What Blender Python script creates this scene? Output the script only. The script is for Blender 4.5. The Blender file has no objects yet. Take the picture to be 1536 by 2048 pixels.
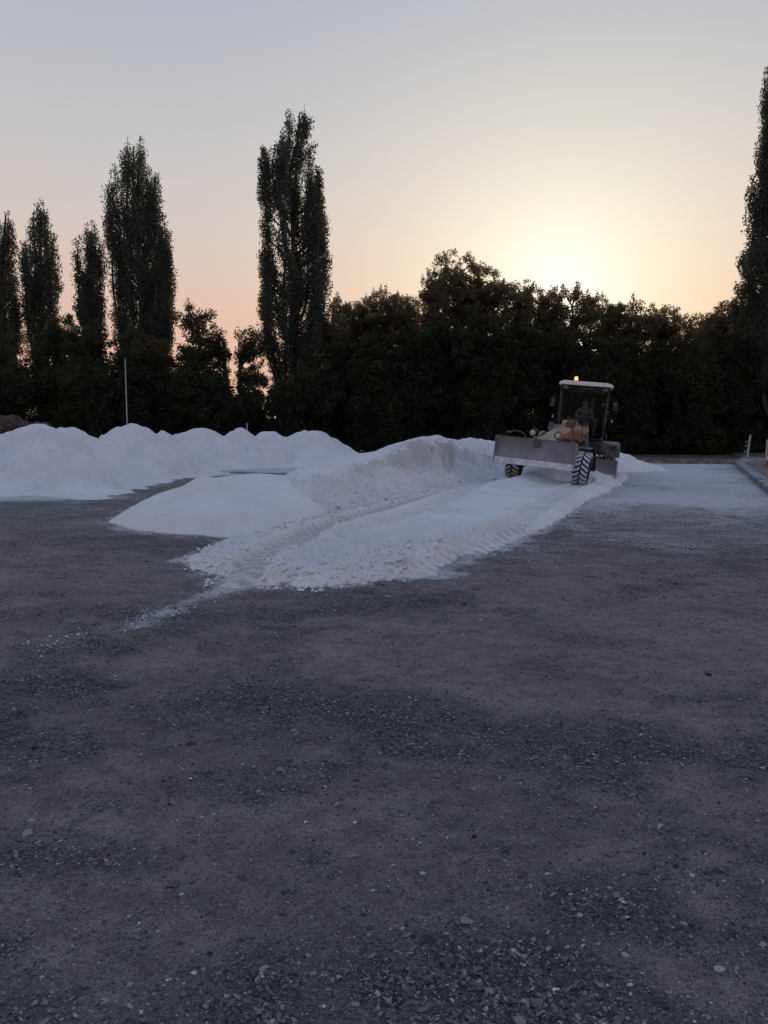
import bpy, bmesh, math, random
import numpy as np
from math import radians as R, pi, sin, cos
from mathutils import Vector, Matrix

random.seed(7)
rng = np.random.default_rng(11)
scene = bpy.context.scene
col = scene.collection

# ------------------------------------------------------------------ camera, sky, sun, exposure
FPX, CX, CY, HY, CH = 1537.0, 768.0, 1024.0, 870.0, 1.5
PITCH = math.atan((CY - HY) / FPX)
cam = bpy.data.cameras.new("camera"); cam_o = bpy.data.objects.new("camera", cam); col.objects.link(cam_o)
cam.sensor_fit = 'VERTICAL'; cam.sensor_height = 36; cam.sensor_width = 27
cam.lens = FPX / 2048 * 36
cam.clip_start = 0.05; cam.clip_end = 6000
cam_o.location = (0, 0, CH); cam_o.rotation_euler = (pi / 2 - PITCH, 0, 0)
scene.camera = cam_o

SUN_EL, SUN_AZ = R(9.0), R(12.5)      # azimuth measured from +Y towards +X
world = bpy.data.worlds.new("World"); scene.world = world; world.use_nodes = True
wn, wl = world.node_tree.nodes, world.node_tree.links
wn.clear()
out = wn.new('ShaderNodeOutputWorld'); bg = wn.new('ShaderNodeBackground')
def lin(r, g, b_): return tuple(((c / 255 + 0.055) / 1.055) ** 2.4 if c > 10 else c / 255 / 12.92 for c in (r, g, b_)) + (1,)
SDIR = Vector((sin(SUN_AZ) * cos(SUN_EL), cos(SUN_AZ) * cos(SUN_EL), sin(SUN_EL)))
tc = wn.new('ShaderNodeTexCoord'); sep = wn.new('ShaderNodeSeparateXYZ'); wl.new(tc.outputs['Generated'], sep.inputs[0])
rp = wn.new('ShaderNodeValToRGB'); rp.color_ramp.interpolation = 'B_SPLINE'
SKY = [(0.0, lin(222, 168, 146)), (0.06, lin(228, 180, 156)), (0.12, lin(226, 188, 168)), (0.18, lin(221, 195, 181)), (0.26, lin(209, 200, 195)), (0.35, lin(195, 195, 198)),
       (0.47, lin(176, 181, 192)), (0.62, (0.345, 0.43, 0.62, 1)), (1.0, (0.305, 0.425, 0.70, 1))]
els = rp.color_ramp.elements
while len(els) < len(SKY): els.new(0.5)
for e_, (p_, c_) in zip(els, SKY): e_.position = p_; e_.color = c_
wl.new(sep.outputs['Z'], rp.inputs[0])
dt = wn.new('ShaderNodeVectorMath'); dt.operation = 'DOT_PRODUCT'; wl.new(tc.outputs['Generated'], dt.inputs[0]); dt.inputs[1].default_value = SDIR
def wm(op, a, b_=None):
    m = wn.new('ShaderNodeMath'); m.operation = op
    for i, v in enumerate((a, b_)):
        if v is None: continue
        if isinstance(v, bpy.types.NodeSocket): wl.new(v, m.inputs[i])
        else: m.inputs[i].default_value = v
    return m.outputs[0]
ang = wm('ARCCOSINE', wm('MINIMUM', dt.outputs['Value'], 0.999999))
def glow(prev, sig_deg, colr):
    g = wm('EXPONENT', wm('MULTIPLY', wm('MULTIPLY', ang, ang), -1 / (2 * R(sig_deg) ** 2)))
    sc = wn.new('ShaderNodeVectorMath'); sc.operation = 'SCALE'; sc.inputs[0].default_value = colr; wl.new(g, sc.inputs['Scale'])
    ad = wn.new('ShaderNodeVectorMath'); ad.operation = 'ADD'; wl.new(prev, ad.inputs[0]); wl.new(sc.outputs[0], ad.inputs[1])
    return ad.outputs[0]
c_ = glow(rp.outputs[0], 11.5, (0.33, 0.25, 0.11))
c_ = glow(c_, 5.6, (0.12, 0.24, 0.18))
c_ = glow(c_, 3.0, (0.12, 0.14, 0.26))
wl.new(c_, bg.inputs['Color']); wl.new(bg.outputs[0], out.inputs[0])
bg.inputs['Strength'].default_value = 1.0

sun = bpy.data.lights.new("sun", 'SUN'); sun_o = bpy.data.objects.new("sun", sun); col.objects.link(sun_o)
sun.energy = 1.4; sun.angle = R(0.6); sun.color = (1.0, 0.62, 0.33)
sd = Vector((sin(SUN_AZ) * cos(SUN_EL), cos(SUN_AZ) * cos(SUN_EL), sin(SUN_EL)))
sun_o.rotation_euler = (-sd).to_track_quat('-Z', 'Y').to_euler()
sun_o.location = sd * 200

scene.view_settings.view_transform = 'Standard'; scene.view_settings.look = 'None'
scene.view_settings.exposure = 0.0; scene.view_settings.gamma = 1.0
scene.render.engine = 'CYCLES'
scene.cycles.max_bounces = 6; scene.cycles.transparent_max_bounces = 8
scene.cycles.sample_clamp_indirect = 4.0

# ------------------------------------------------------------------ helpers
def ray(x, y):
    v = Vector(((x - CX) / FPX, 1.0, -(y - CY) / FPX))
    v.rotate(Matrix.Rotation(-PITCH, 3, 'X'))
    return v
def gp(x, y, z=0.0):
    v = ray(x, y); t = (z - CH) / v.z
    return (v.x * t, v.y * t)
def at(x, y, Y):
    v = ray(x, y); t = Y / v.y
    return Vector((v.x * t, Y, CH + v.z * t))

def tag(o, label=None, cat=None, group=None, kind=None):
    if label: o['label'] = label
    if cat: o['category'] = cat
    if group: o['group'] = group
    if kind: o['kind'] = kind
    return o
def empty(name, loc=(0, 0, 0), rot=(0, 0, 0)):
    o = bpy.data.objects.new(name, None); col.objects.link(o)
    o.location = loc; o.rotation_euler = rot; o.empty_display_size = 0.2
    return o
def mesh_np(name, V, F, mat, parent=None, smooth=False, attrs=None):
    """V (n,3), F (m,k) equal-size polygons; fast path"""
    V = np.asarray(V, dtype=np.float32); F = np.asarray(F, dtype=np.int32)
    me = bpy.data.meshes.new(name)
    me.vertices.add(len(V)); me.vertices.foreach_set('co', V.ravel())
    k = F.shape[1]
    me.loops.add(F.size); me.loops.foreach_set('vertex_index', F.ravel())
    me.polygons.add(len(F))
    me.polygons.foreach_set('loop_start', np.arange(0, F.size, k, dtype=np.int32))
    try: me.polygons.foreach_set('loop_total', np.full(len(F), k, dtype=np.int32))
    except Exception: pass
    me.polygons.foreach_set('use_smooth', np.full(len(F), smooth, dtype=bool))
    for an, av in (attrs or {}).items():
        av = np.asarray(av, dtype=np.float32)
        if av.ndim == 1:
            a = me.attributes.new(an, 'FLOAT', 'POINT'); a.data.foreach_set('value', av)
        else:
            a = me.attributes.new(an, 'FLOAT_COLOR', 'POINT')
            c = np.ones((len(av), 4), dtype=np.float32); c[:, :3] = av
            a.data.foreach_set('color', c.ravel())
    me.update(calc_edges=True); me.validate()
    for m in (mat if isinstance(mat, (list, tuple)) else [mat]): me.materials.append(m)
    o = bpy.data.objects.new(name, me); col.objects.link(o)
    if parent: o.parent = parent
    return o

# ---- numpy noise
_perm = np.random.default_rng(3).random((512, 512)).astype(np.float32)
def vn(x, y, s=0):
    x = x + 37.31 * s + 1000; y = y + 17.77 * s + 1000
    xi = np.floor(x).astype(int); yi = np.floor(y).astype(int)
    fx = x - xi; fy = y - yi
    fx = fx * fx * fx * (fx * (fx * 6 - 15) + 10); fy = fy * fy * fy * (fy * (fy * 6 - 15) + 10)
    a = _perm[xi & 511, yi & 511]; b = _perm[(xi + 1) & 511, yi & 511]
    c = _perm[xi & 511, (yi + 1) & 511]; d = _perm[(xi + 1) & 511, (yi + 1) & 511]
    return (a * (1 - fx) + b * fx) * (1 - fy) + (c * (1 - fx) + d * fx) * fy
def fbm(x, y, sc=1.0, o=4, s=0, g=0.5):
    v = 0; a = 1; t = 0
    for i in range(o):
        v = v + a * (vn(x * sc, y * sc, s + i * 5) - 0.5); t += a; a *= g; sc *= 2.03
    return v / t * 2
def worley(x, y, sc, s=0):
    """returns f1 distance and per cell random"""
    X = x * sc + 500 + s * 13.7; Y = y * sc + 500 + s * 7.3
    xi = np.floor(X).astype(int); yi = np.floor(Y).astype(int)
    best = np.full(X.shape, 9.0); rid = np.zeros(X.shape); second = np.full(X.shape, 9.0)
    for dx in (-1, 0, 1):
        for dy in (-1, 0, 1):
            cx, cy = xi + dx, yi + dy
            px = cx + _perm[cx & 511, cy & 511]; py = cy + _perm[(cy + 91) & 511, (cx + 57) & 511]
            d = np.hypot(X - px, Y - py)
            m = d < best
            second = np.where(m, best, np.minimum(second, d))
            rid = np.where(m, _perm[(cx + 211) & 511, (cy + 137) & 511], rid)
            best = np.where(m, d, best)
    return best, second, rid
def ss(a, b, x):
    t = np.clip((x - a) / (b - a), 0, 1); return t * t * (3 - 2 * t)
def poly_sd(x, y, P):
    """signed distance, positive inside"""
    P = np.asarray(P, float); n = len(P)
    d = np.full(x.shape, 1e9); ins = np.zeros(x.shape, bool)
    for i in range(n):
        a = P[i]; b = P[(i + 1) % n]; e = b - a
        t = np.clip(((x - a[0]) * e[0] + (y - a[1]) * e[1]) / (e @ e), 0, 1)
        d = np.minimum(d, np.hypot(x - a[0] - t * e[0], y - a[1] - t * e[1]))
        c = (a[1] > y) != (b[1] > y)
        with np.errstate(divide='ignore', invalid='ignore'):
            xx = (b[0] - a[0]) * (y - a[1]) / (b[1] - a[1] + 1e-12) + a[0]
        ins ^= c & (x < xx)
    return np.where(ins, d, -d)
def line_sd(x, y, P):
    """signed lateral offset (positive to the left of travel direction) and arc length"""
    P = np.asarray(P, float); best = np.full(x.shape, 1e9); sg = np.zeros(x.shape); sl = np.zeros(x.shape); acc = 0
    for i in range(len(P) - 1):
        a = P[i]; e = P[i + 1] - a; L = math.hypot(*e)
        t = ((x - a[0]) * e[0] + (y - a[1]) * e[1]) / L ** 2
        tc = np.clip(t, 0, 1)
        d = np.hypot(x - a[0] - tc * e[0], y - a[1] - tc * e[1])
        cr = (e[0] * (y - a[1]) - e[1] * (x - a[0])) / L
        m = d < best
        best = np.where(m, d, best); sg = np.where(m, np.where(cr >= 0, d, -d), sg); sl = np.where(m, acc + tc * L, sl)
        acc += L
    return sg, sl, acc
def smooth_poly(P, n=3):
    P = [np.array(p, float) for p in P]
    for _ in range(n):
        Q = [P[0]]
        for a, b in zip(P[:-1], P[1:]): Q += [a * .75 + b * .25, a * .25 + b * .75]
        Q.append(P[-1]); P = Q
    return P
def grid_faces(nr, na, closed=False):
    i = np.arange(nr - 1)[:, None]; j = np.arange(na if closed else na - 1)[None, :]
    j2 = (j + 1) % na
    a = i * na + j; b = i * na + j2; c = (i + 1) * na + j2; d = (i + 1) * na + j
    return np.stack([a, b, c, d], -1).reshape(-1, 4)
def prune(V, F, keep, attrs):
    F = F[keep[F].any(axis=1)]
    used = np.zeros(len(V), bool); used[F.ravel()] = True
    idx = np.cumsum(used) - 1
    return V[used], idx[F], {k: v[used] for k, v in attrs.items()}
def polar_hf(name, a0, a1, r0, r1, da, dr, zf, mat, thr=-0.03, parent=None):
    """height field sampled on a fan of radii; zf(x,y)->(z, attrs); faces far below the ground are dropped"""
    na = int((a1 - a0) / da) + 1; nr = int(math.log(r1 / r0) / dr) + 1
    A = np.linspace(a0, a1, na); Rr = r0 * np.exp(np.linspace(0, math.log(r1 / r0), nr))
    RR, AA = np.meshgrid(Rr, A, indexing='ij')
    x = (RR * np.sin(AA)).ravel(); y = (RR * np.cos(AA)).ravel()
    z, at_ = zf(x, y)
    V = np.stack([x, y, z], 1); F = grid_faces(nr, na)[:, ::-1]
    V, F, at_ = prune(V, F, z > ground_z(x, y) + thr, at_)
    return mesh_np(name, V, F, mat, parent, True, at_)

# ------------------------------------------------------------------ materials
def nodes(name):
    m = bpy.data.materials.new(name); m.use_nodes = True
    n = m.node_tree.nodes; l = m.node_tree.links
    return m, n, l, n['Principled BSDF']
def N(n, t, **kw):
    o = n.new(t)
    for k, v in kw.items():
        if k in o.inputs.keys(): o.inputs[k].default_value = v
        else: setattr(o, k, v)
    return o
def ramp(n, stops):
    r = n.new('ShaderNodeValToRGB'); e = r.color_ramp.elements
    while len(e) < len(stops): e.new(0.5)
    for i, (p, c) in enumerate(stops):
        e[i].position = p; e[i].color = (c if len(c) == 4 else (*c, 1)) if isinstance(c, tuple) else (c, c, c, 1)
    return r
def mixc(n, l, fac, a, b, bt='MIX'):
    m = n.new('ShaderNodeMix'); m.data_type = 'RGBA'; m.blend_type = bt
    for s, v in (('Factor', fac), ('A', a), ('B', b)):
        i = {'Factor': 0, 'A': 6, 'B': 7}[s]
        if hasattr(v, 'is_output') or isinstance(v, bpy.types.NodeSocket): l.new(v, m.inputs[i])
        else: m.inputs[i].default_value = v if i == 0 else (*v, 1)
    return m.outputs[2]
def math_n(n, l, op, a, b=None, clamp=False):
    m = n.new('ShaderNodeMath'); m.operation = op; m.use_clamp = clamp
    for i, v in enumerate((a, b)):
        if v is None: continue
        if isinstance(v, bpy.types.NodeSocket): l.new(v, m.inputs[i])
        else: m.inputs[i].default_value = v
    return m.outputs[0]
def noise(n, l, vec, scale, detail=4, rough=0.55, out='Fac'):
    t = N(n, 'ShaderNodeTexNoise'); t.inputs['Scale'].default_value = scale
    t.inputs['Detail'].default_value = detail; t.inputs['Roughness'].default_value = rough
    if vec is not None: l.new(vec, t.inputs['Vector'])
    return t.outputs[out]

def mat_ground():
    m, n, l, b = nodes("cinder_ground")
    pos = n.new('ShaderNodeNewGeometry').outputs['Position']
    A = lambda a: N(n, 'ShaderNodeAttribute', attribute_name=a).outputs['Fac']
    loose, dust, veg = A('loose'), A('dust'), A('veg')
    fine = noise(n, l, pos, 260, 3, 0.7); mid = noise(n, l, pos, 42, 4, 0.65); big = noise(n, l, pos, 1.3, 5)
    comp = ramp(n, [(0.32, (0.142, 0.126, 0.124)), (0.68, (0.232, 0.209, 0.206))]); l.new(big, comp.inputs[0])
    lo = ramp(n, [(0.36, (0.036, 0.034, 0.035)), (0.62, (0.150, 0.137, 0.136))]); l.new(mid, lo.inputs[0])
    c = mixc(n, l, loose, comp.outputs[0], lo.outputs[0])
    gr = ramp(n, [(0.33, 0.35), (0.5, 1.0), (0.66, 1.9)]); l.new(fine, gr.inputs[0])
    c = mixc(n, l, 0.8, c, gr.outputs[0], 'MULTIPLY')
    gm = ramp(n, [(0.34, 0.35), (0.47, 0.95), (0.68, 1.35)]); l.new(noise(n, l, pos, 75, 5, 0.75), gm.inputs[0])
    c = mixc(n, l, 0.9, c, gm.outputs[0], 'MULTIPLY')
    sc = noise(n, l, pos, 7, 5, 0.7); sr_ = ramp(n, [(0.40, 0.62), (0.55, 1.08)]); l.new(sc, sr_.inputs[0])
    c = mixc(n, l, 0.75, c, sr_.outputs[0], 'MULTIPLY')
    # pale chips
    vo = N(n, 'ShaderNodeTexVoronoi'); vo.inputs['Scale'].default_value = 90; l.new(pos, vo.inputs['Vector'])
    vr = N(n, 'ShaderNodeSeparateColor'); l.new(vo.outputs['Color'], vr.inputs[0])
    sel = math_n(n, l, 'GREATER_THAN', vr.outputs[0], 0.93)
    near = math_n(n, l, 'LESS_THAN', vo.outputs['Distance'], 0.28)
    chip = math_n(n, l, 'MULTIPLY', sel, near)
    chip = math_n(n, l, 'MULTIPLY', chip, 0.5)
    c = mixc(n, l, chip, c, (0.27, 0.26, 0.25))
    # thin white dust, broken up
    dn = noise(n, l, pos, 3.2, 6, 0.65); df = noise(n, l, pos, 34, 4, 0.7)
    t = math_n(n, l, 'ADD', math_n(n, l, 'MULTIPLY', dn, 0.5), math_n(n, l, 'MULTIPLY', df, 0.5))
    t = math_n(n, l, 'SUBTRACT', t, 0.5)
    t = math_n(n, l, 'ADD', math_n(n, l, 'MULTIPLY', t, 1.9), dust)
    dm = ramp(n, [(0.22, 0.0), (0.85, 1.0)]); l.new(t, dm.inputs[0])
    c = mixc(n, l, dm.outputs[0], c, (0.50, 0.52, 0.56))
    vgc = ramp(n, [(0.35, (0.02, 0.025, 0.012)), (0.65, (0.05, 0.045, 0.03))]); l.new(mid, vgc.inputs[0])
    c = mixc(n, l, veg, c, vgc.outputs[0])
    l.new(c, b.inputs['Base Color']); b.inputs['Roughness'].default_value = 0.8
    b.inputs['Specular IOR Level'].default_value = 0.4
    hgt = math_n(n, l, 'ADD', math_n(n, l, 'MULTIPLY', mid, 1.0), math_n(n, l, 'MULTIPLY', fine, 0.35))
    bp = N(n, 'ShaderNodeBump'); bp.inputs['Strength'].default_value = 1.0; bp.inputs['Distance'].default_value = 0.03
    l.new(hgt, bp.inputs['Height']); l.new(bp.outputs[0], b.inputs['Normal'])
    return m
def mat_sand(name="white_sand"):
    m, n, l, b = nodes(name)
    pos = n.new('ShaderNodeNewGeometry').outputs['Position']
    face = N(n, 'ShaderNodeAttribute', attribute_name='beige_tone').outputs['Fac']  # moist beige on the cut face, darker tone in rut bottoms
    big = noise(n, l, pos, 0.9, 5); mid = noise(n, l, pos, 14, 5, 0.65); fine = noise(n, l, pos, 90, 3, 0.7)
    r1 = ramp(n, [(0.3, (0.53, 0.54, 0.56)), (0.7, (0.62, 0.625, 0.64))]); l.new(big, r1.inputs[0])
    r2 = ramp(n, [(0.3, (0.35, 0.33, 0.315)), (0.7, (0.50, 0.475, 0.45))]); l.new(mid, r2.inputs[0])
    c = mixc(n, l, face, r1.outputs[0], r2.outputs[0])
    sp = ramp(n, [(0.30, 0.72), (0.42, 1.0)]); l.new(mid, sp.inputs[0])
    c = mixc(n, l, 0.6, c, sp.outputs[0], 'MULTIPLY')
    # sliding streaks of darker grains
    mp = N(n, 'ShaderNodeMapping'); mp.inputs['Scale'].default_value = (1.6, 5.0, 9.0); mp.inputs['Rotation'].default_value = (0, 0.5, 0.4)
    l.new(pos, mp.inputs[0]); st = noise(n, l, mp.outputs[0], 1.0, 5, 0.6)
    sr = ramp(n, [(0.27, 0.62), (0.33, 1.0)]); l.new(st, sr.inputs[0])
    c = mixc(n, l, 0.7, c, sr.outputs[0], 'MULTIPLY')
    l.new(c, b.inputs['Base Color']); b.inputs['Roughness'].default_value = 1.0; b.inputs['Specular IOR Level'].default_value = 0.1
    h = math_n(n, l, 'ADD', mid, math_n(n, l, 'MULTIPLY', fine, 0.3))
    h = math_n(n, l, 'MULTIPLY', h, math_n(n, l, 'ADD', math_n(n, l, 'MULTIPLY', face, 1.4), 0.5))
    bp = N(n, 'ShaderNodeBump'); bp.inputs['Strength'].default_value = 0.55; bp.inputs['Distance'].default_value = 0.03
    l.new(h, bp.inputs['Height']); l.new(bp.outputs[0], b.inputs['Normal'])
    return m
def mat_tint(name, rough=0.9):
    m, n, l, b = nodes(name)
    a = N(n, 'ShaderNodeAttribute', attribute_name='tint')
    pos = n.new('ShaderNodeNewGeometry').outputs['Position']
    f = noise(n, l, pos, 180, 3); r = ramp(n, [(0.3, 0.7), (0.7, 1.25)]); l.new(f, r.inputs[0])
    l.new(mixc(n, l, 1.0, a.outputs['Color'], r.outputs[0], 'MULTIPLY'), b.inputs['Base Color'])
    b.inputs['Roughness'].default_value = rough; b.inputs['Specular IOR Level'].default_value = 0.3
    return m
def mat_plain(name, c, rough=0.6, metal=0.0, var=0.25, scale=6, dirt=None, dirt_amt=0.5, dscale=5.0, spec=0.4):
    """paint or metal with blotchy variation and optional dust settled in patches"""
    m, n, l, b = nodes(name)
    pos = N(n, 'ShaderNodeTexCoord').outputs['Object']
    f = noise(n, l, pos, scale, 5, 0.6)
    r = ramp(n, [(0.25, 1 - var), (0.75, 1 + var)]); l.new(f, r.inputs[0])
    cc = mixc(n, l, 1.0, c, r.outputs[0], 'MULTIPLY')
    if dirt:
        d = noise(n, l, pos, dscale, 6, 0.7); dr = ramp(n, [(0.62 - dirt_amt * 0.4, 0.0), (0.78 - dirt_amt * 0.35, 1.0)]); l.new(d, dr.inputs[0])
        cc = mixc(n, l, dr.outputs[0], cc, dirt)
    l.new(cc, b.inputs['Base Color']); b.inputs['Metallic'].default_value = metal
    b.inputs['Roughness'].default_value = rough; b.inputs['Specular IOR Level'].default_value = spec
    bp = N(n, 'ShaderNodeBump'); bp.inputs['Strength'].default_value = 0.15; bp.inputs['Distance'].default_value = 0.01
    l.new(noise(n, l, pos, 60, 3), bp.inputs['Height']); l.new(bp.outputs[0], b.inputs['Normal'])
    return m
def mat_leaf(name, c, c2, trans=(0.30, 0.22, 0.05), tf=0.3):
    m, n, l, b = nodes(name)
    n.remove(b)
    o = n['Material Output']
    a = N(n, 'ShaderNodeAttribute', attribute_name='rnd').outputs['Fac']
    mx = mixc(n, l, a, c, c2)
    d = n.new('ShaderNodeBsdfDiffuse'); l.new(mx, d.inputs['Color'])
    t = n.new('ShaderNodeBsdfTranslucent'); t.inputs['Color'].default_value = (*trans, 1)
    s = n.new('ShaderNodeMixShader'); s.inputs[0].default_value = tf
    l.new(d.outputs[0], s.inputs[1]); l.new(t.outputs[0], s.inputs[2]); l.new(s.outputs[0], o.inputs['Surface'])
    return m
def mat_bark():
    m, n, l, b = nodes("bark")
    pos = N(n, 'ShaderNodeTexCoord').outputs['Object']
    mp = N(n, 'ShaderNodeMapping'); mp.inputs['Scale'].default_value = (6, 6, 1); l.new(pos, mp.inputs[0])
    r = ramp(n, [(0.3, (0.02, 0.018, 0.015)), (0.7, (0.07, 0.062, 0.052))]); l.new(noise(n, l, mp.outputs[0], 2, 5), r.inputs[0])
    l.new(r.outputs[0], b.inputs['Base Color']); b.inputs['Roughness'].default_value = 0.95
    return m

M_ground, M_sand = mat_ground(), mat_sand()
M_stone, M_bark = mat_tint("loose_stone"), mat_bark()
M_leaf_pop = mat_leaf("poplar_leaf", (0.062, 0.080, 0.070), (0.088, 0.110, 0.095), (0.13, 0.14, 0.10), .42)  # greyer, lighter leaf: haze veil put into the colour
M_leaf_oak = mat_leaf("broadleaf", (0.092, 0.094, 0.076), (0.120, 0.120, 0.105), (0.34, 0.25, 0.11), .48)  # lightened leaf colour stands in for haze over the belt
M_leaf_shaded = mat_leaf("broadleaf_shaded", (0.034, 0.040, 0.030), (0.062, 0.070, 0.052), (0.20, 0.15, 0.06), .22)  # same leaf as broadleaf, shade of the left group put into its colour
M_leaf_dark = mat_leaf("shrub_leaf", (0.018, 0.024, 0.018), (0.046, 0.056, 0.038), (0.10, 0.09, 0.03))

# ------------------------------------------------------------------ layout of the yard
KERB_A, KERB_B = np.array([18.1, 39.7]), np.array([4.6, 6.9])       # right edging, far corner to near
kd = (KERB_B - KERB_A) / np.linalg.norm(KERB_B - KERB_A)            # towards camera
kn = np.array([-kd[1], kd[0]])                                      # to the right (outside)
if kn[0] < 0: kn = -kn
BANK_B = KERB_A + np.array([-26.0, 12.2])                           # far bank, running left
bd = (BANK_B - KERB_A) / np.linalg.norm(BANK_B - KERB_A)
bn = np.array([bd[1], -bd[0]])
if bn[1] < 0: bn = -bn
def outside(x, y):
    dk = (x - KERB_A[0]) * kn[0] + (y - KERB_A[1]) * kn[1]
    db = (x - KERB_A[0]) * bn[0] + (y - KERB_A[1]) * bn[1]
    return dk, db

TR_R = smooth_poly([gp(1172, 972), gp(1130, 992), gp(1060, 1040), gp(960, 1100), gp(860, 1165), gp(640, 1330)])
TR_L = smooth_poly([gp(1028, 958), gp(930, 985), gp(850, 1010), gp(740, 1040), gp(620, 1083), gp(520, 1140), gp(440, 1190), gp(250, 1270), gp(60, 1300)])
TR_M = smooth_poly([gp(1040, 960), gp(960, 990), gp(860, 1028), gp(720, 1075), gp(600, 1125)])
STRIP = [gp(*p) for p in [(368, 1122), (400, 1105), (450, 1085), (520, 1070), (560, 1058), (640, 1035), (760, 1010), (900, 985), (1010, 955), (1060, 935), (1200, 930), (1260, 955),
         (1215, 985), (1165, 1010), (1130, 1035), (1090, 1058), (1055, 1075), (1010, 1098), (965, 1112), (930, 1122), (885, 1140), (878, 1158), (820, 1160), (750, 1162), (700, 1172), (640, 1180),
         (590, 1176), (520, 1174), (470, 1180), (430, 1176), (440, 1150), (395, 1140)]]
BANKP = [gp(560, 1068), gp(640, 1045), gp(740, 1025), gp(830, 1003), gp(935, 978), gp(1000, 963), (5.0, 27.5), (7.2, 31.0),
         (5.0, 35.0), (0.0, 33.5), (-2.2, 31.0), (-3.7, 28.0), (-2.9, 22.0), (-1.9, 17.0), (-1.7, 14.0)]
FACE = [gp(520, 1080), gp(640, 1045), gp(740, 1025), gp(830, 1003), gp(935, 978), gp(1000, 963), (5.0, 27.5), (7.2, 31.0)]
def blob(x, y, px, py, rx, ry, rot=0):
    X, Y = gp(px, py); c, s = cos(rot), sin(rot); dx, dy = x - X, y - Y
    return np.exp(-(((dx * c + dy * s) / rx) ** 2 + ((-dx * s + dy * c) / ry) ** 2))

def loose_mask(x, y):
    base = fbm(x * 0.75 + y * 0.15, y * 1.0, 0.75, 4, 21)
    v = 0.36 + 0.50 * base + 0.95 * fbm(x + y * .2, y * 1.3, 2.4, 5, 23, .6)
    for p in [(250, 1385, 1.6, 0.35), (620, 1450, 0.8, 0.3), (1000, 1900, 0.45, 0.30), (750, 1980, 0.5, 0.2), (650, 1215, 1.1, 0.6), (820, 1200, 0.8, 0.4),
              (1380, 1500, 0.5, 0.3), (1060, 1480, .4, .2), (130, 1490, 0.6, 0.2), (300, 1090, 1.4, 0.25)]:
        v = v + 0.42 * blob(x, y, *p)
    for p in [(1250, 1200, 2.0, 1.6), (200, 1330, 1.5, .3), (500, 1520, .6, .2), (1000, 1380, .9, .5), (300, 1650, .6, .15), (900, 1600, .4, .2), (100, 1150, 2.5, 1.2)]:
        v = v - 0.5 * blob(x, y, *p)
    return np.clip(v, 0, 1)
def dust_mask(x, y):
    d = np.zeros_like(x)
    # beyond the machine to the right: the whole far end of the yard is dusted
    far = poly_sd(x, y, [gp(1130, 1010), gp(1180, 985), gp(1230, 935), gp(1260, 925), (19, 41), (14.6, 31), gp(1620, 1010), gp(1540, 1040), gp(1440, 1030), gp(1380, 1035), gp(1300, 1012), gp(1200, 1018)])
    wob = fbm(x, y, 0.45, 4, 4) * 1.6
    d = np.maximum(d, 0.80 * ss(-3.0, 2.4, far + wob * 1.2)); d = np.maximum(d, 0.50 * ss(-7.0, 1.5, far + wob * 1.8))
    d = np.maximum(d, 0.50 * blob(x, y, 1145, 1050, 0.35, 1.6)); d = np.maximum(d, 0.46 * blob(x, y, 1340, 1088, 0.8, 0.9))
    d = np.maximum(d, 0.42 * blob(x, y, 1250, 1070, 1.2, 0.5)); d = np.maximum(d, .45 * blob(x, y, 1060, 1095, .5, .6))
    # feet of the left row
    lf = poly_sd(x, y, [gp(-300, 1010), gp(0, 1006), gp(160, 1002), gp(230, 988), gp(330, 962), gp(420, 950), gp(480, 945), gp(620, 948), gp(700, 925), gp(500, 925), gp(300, 930), gp(-300, 930)])
    d = np.maximum(d, 0.78 * ss(-1.0, 1.0, lf + fbm(x, y, 0.6, 4, 9) * 1.3))
    # skirts of the front heap and the spread strip
    fh = poly_sd(x, y, HEAPF); d = np.maximum(d, 0.75 * ss(-0.55, 0.1, fh + 0.4 * fbm(x, y, 1.4, 4, 12)))
    st = poly_sd(x, y, STRIP); d = np.maximum(d, 0.80 * ss(-0.30, 0.12, st + 0.30 * fbm(x, y, 2.5, 4, 14)))
    # dragged trail to the lower left
    tl, s, L = line_sd(x, y, TRAIL)
    d = np.maximum(d, (1.25 * (1 - s / L) ** 0.35) * np.exp(-(tl / 0.15) ** 2) * (0.5 + 1.0 * fbm(x, y, 2.2, 3, 31) + 0.15))
    tl, s, L = line_sd(x, y, smooth_poly([gp(640, 1075), gp(560, 1082), gp(440, 1083), gp(330, 1090)]))
    # tyre prints on the dark ground beside the strip
    for T, w in ((TR_R, 0.22), (smooth_poly([gp(1165, 1010), gp(1040, 1095), gp(985, 1140)]), 0.2)):
        o, s, L = line_sd(x, y, T)
        pr = (np.abs(o) < w) * (np.sin(s * 2 * pi / 0.24 + np.abs(o) * 12) > 0.1)
        d = np.maximum(d, 0.50 * pr * ss(L * .97, L * .55, s) * np.clip(0.4 + fbm(x, y, 1.5, 3, 8) * 1.3, 0, 1))
    # arcs where the machine turned
    o, s, L = line_sd(x, y, smooth_poly([gp(1120, 1085), gp(1230, 1080), gp(1330, 1045), gp(1400, 1010)]))
    d = np.maximum(d, 0.30 * np.exp(-(o / 0.30) ** 2))
    return np.clip(d, 0, 1)
HEAPF = [gp(*p) for p in [(215, 1045), (260, 1056), (340, 1066), (430, 1073), (520, 1073), (600, 1058), (665, 1040), (700, 1015), (690, 985), (620, 965), (500, 962), (400, 975), (300, 1010)]]
TRAIL = smooth_poly([gp(500, 1165), gp(400, 1195), gp(320, 1235), gp(230, 1272), gp(130, 1288), gp(40, 1293)])

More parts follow.
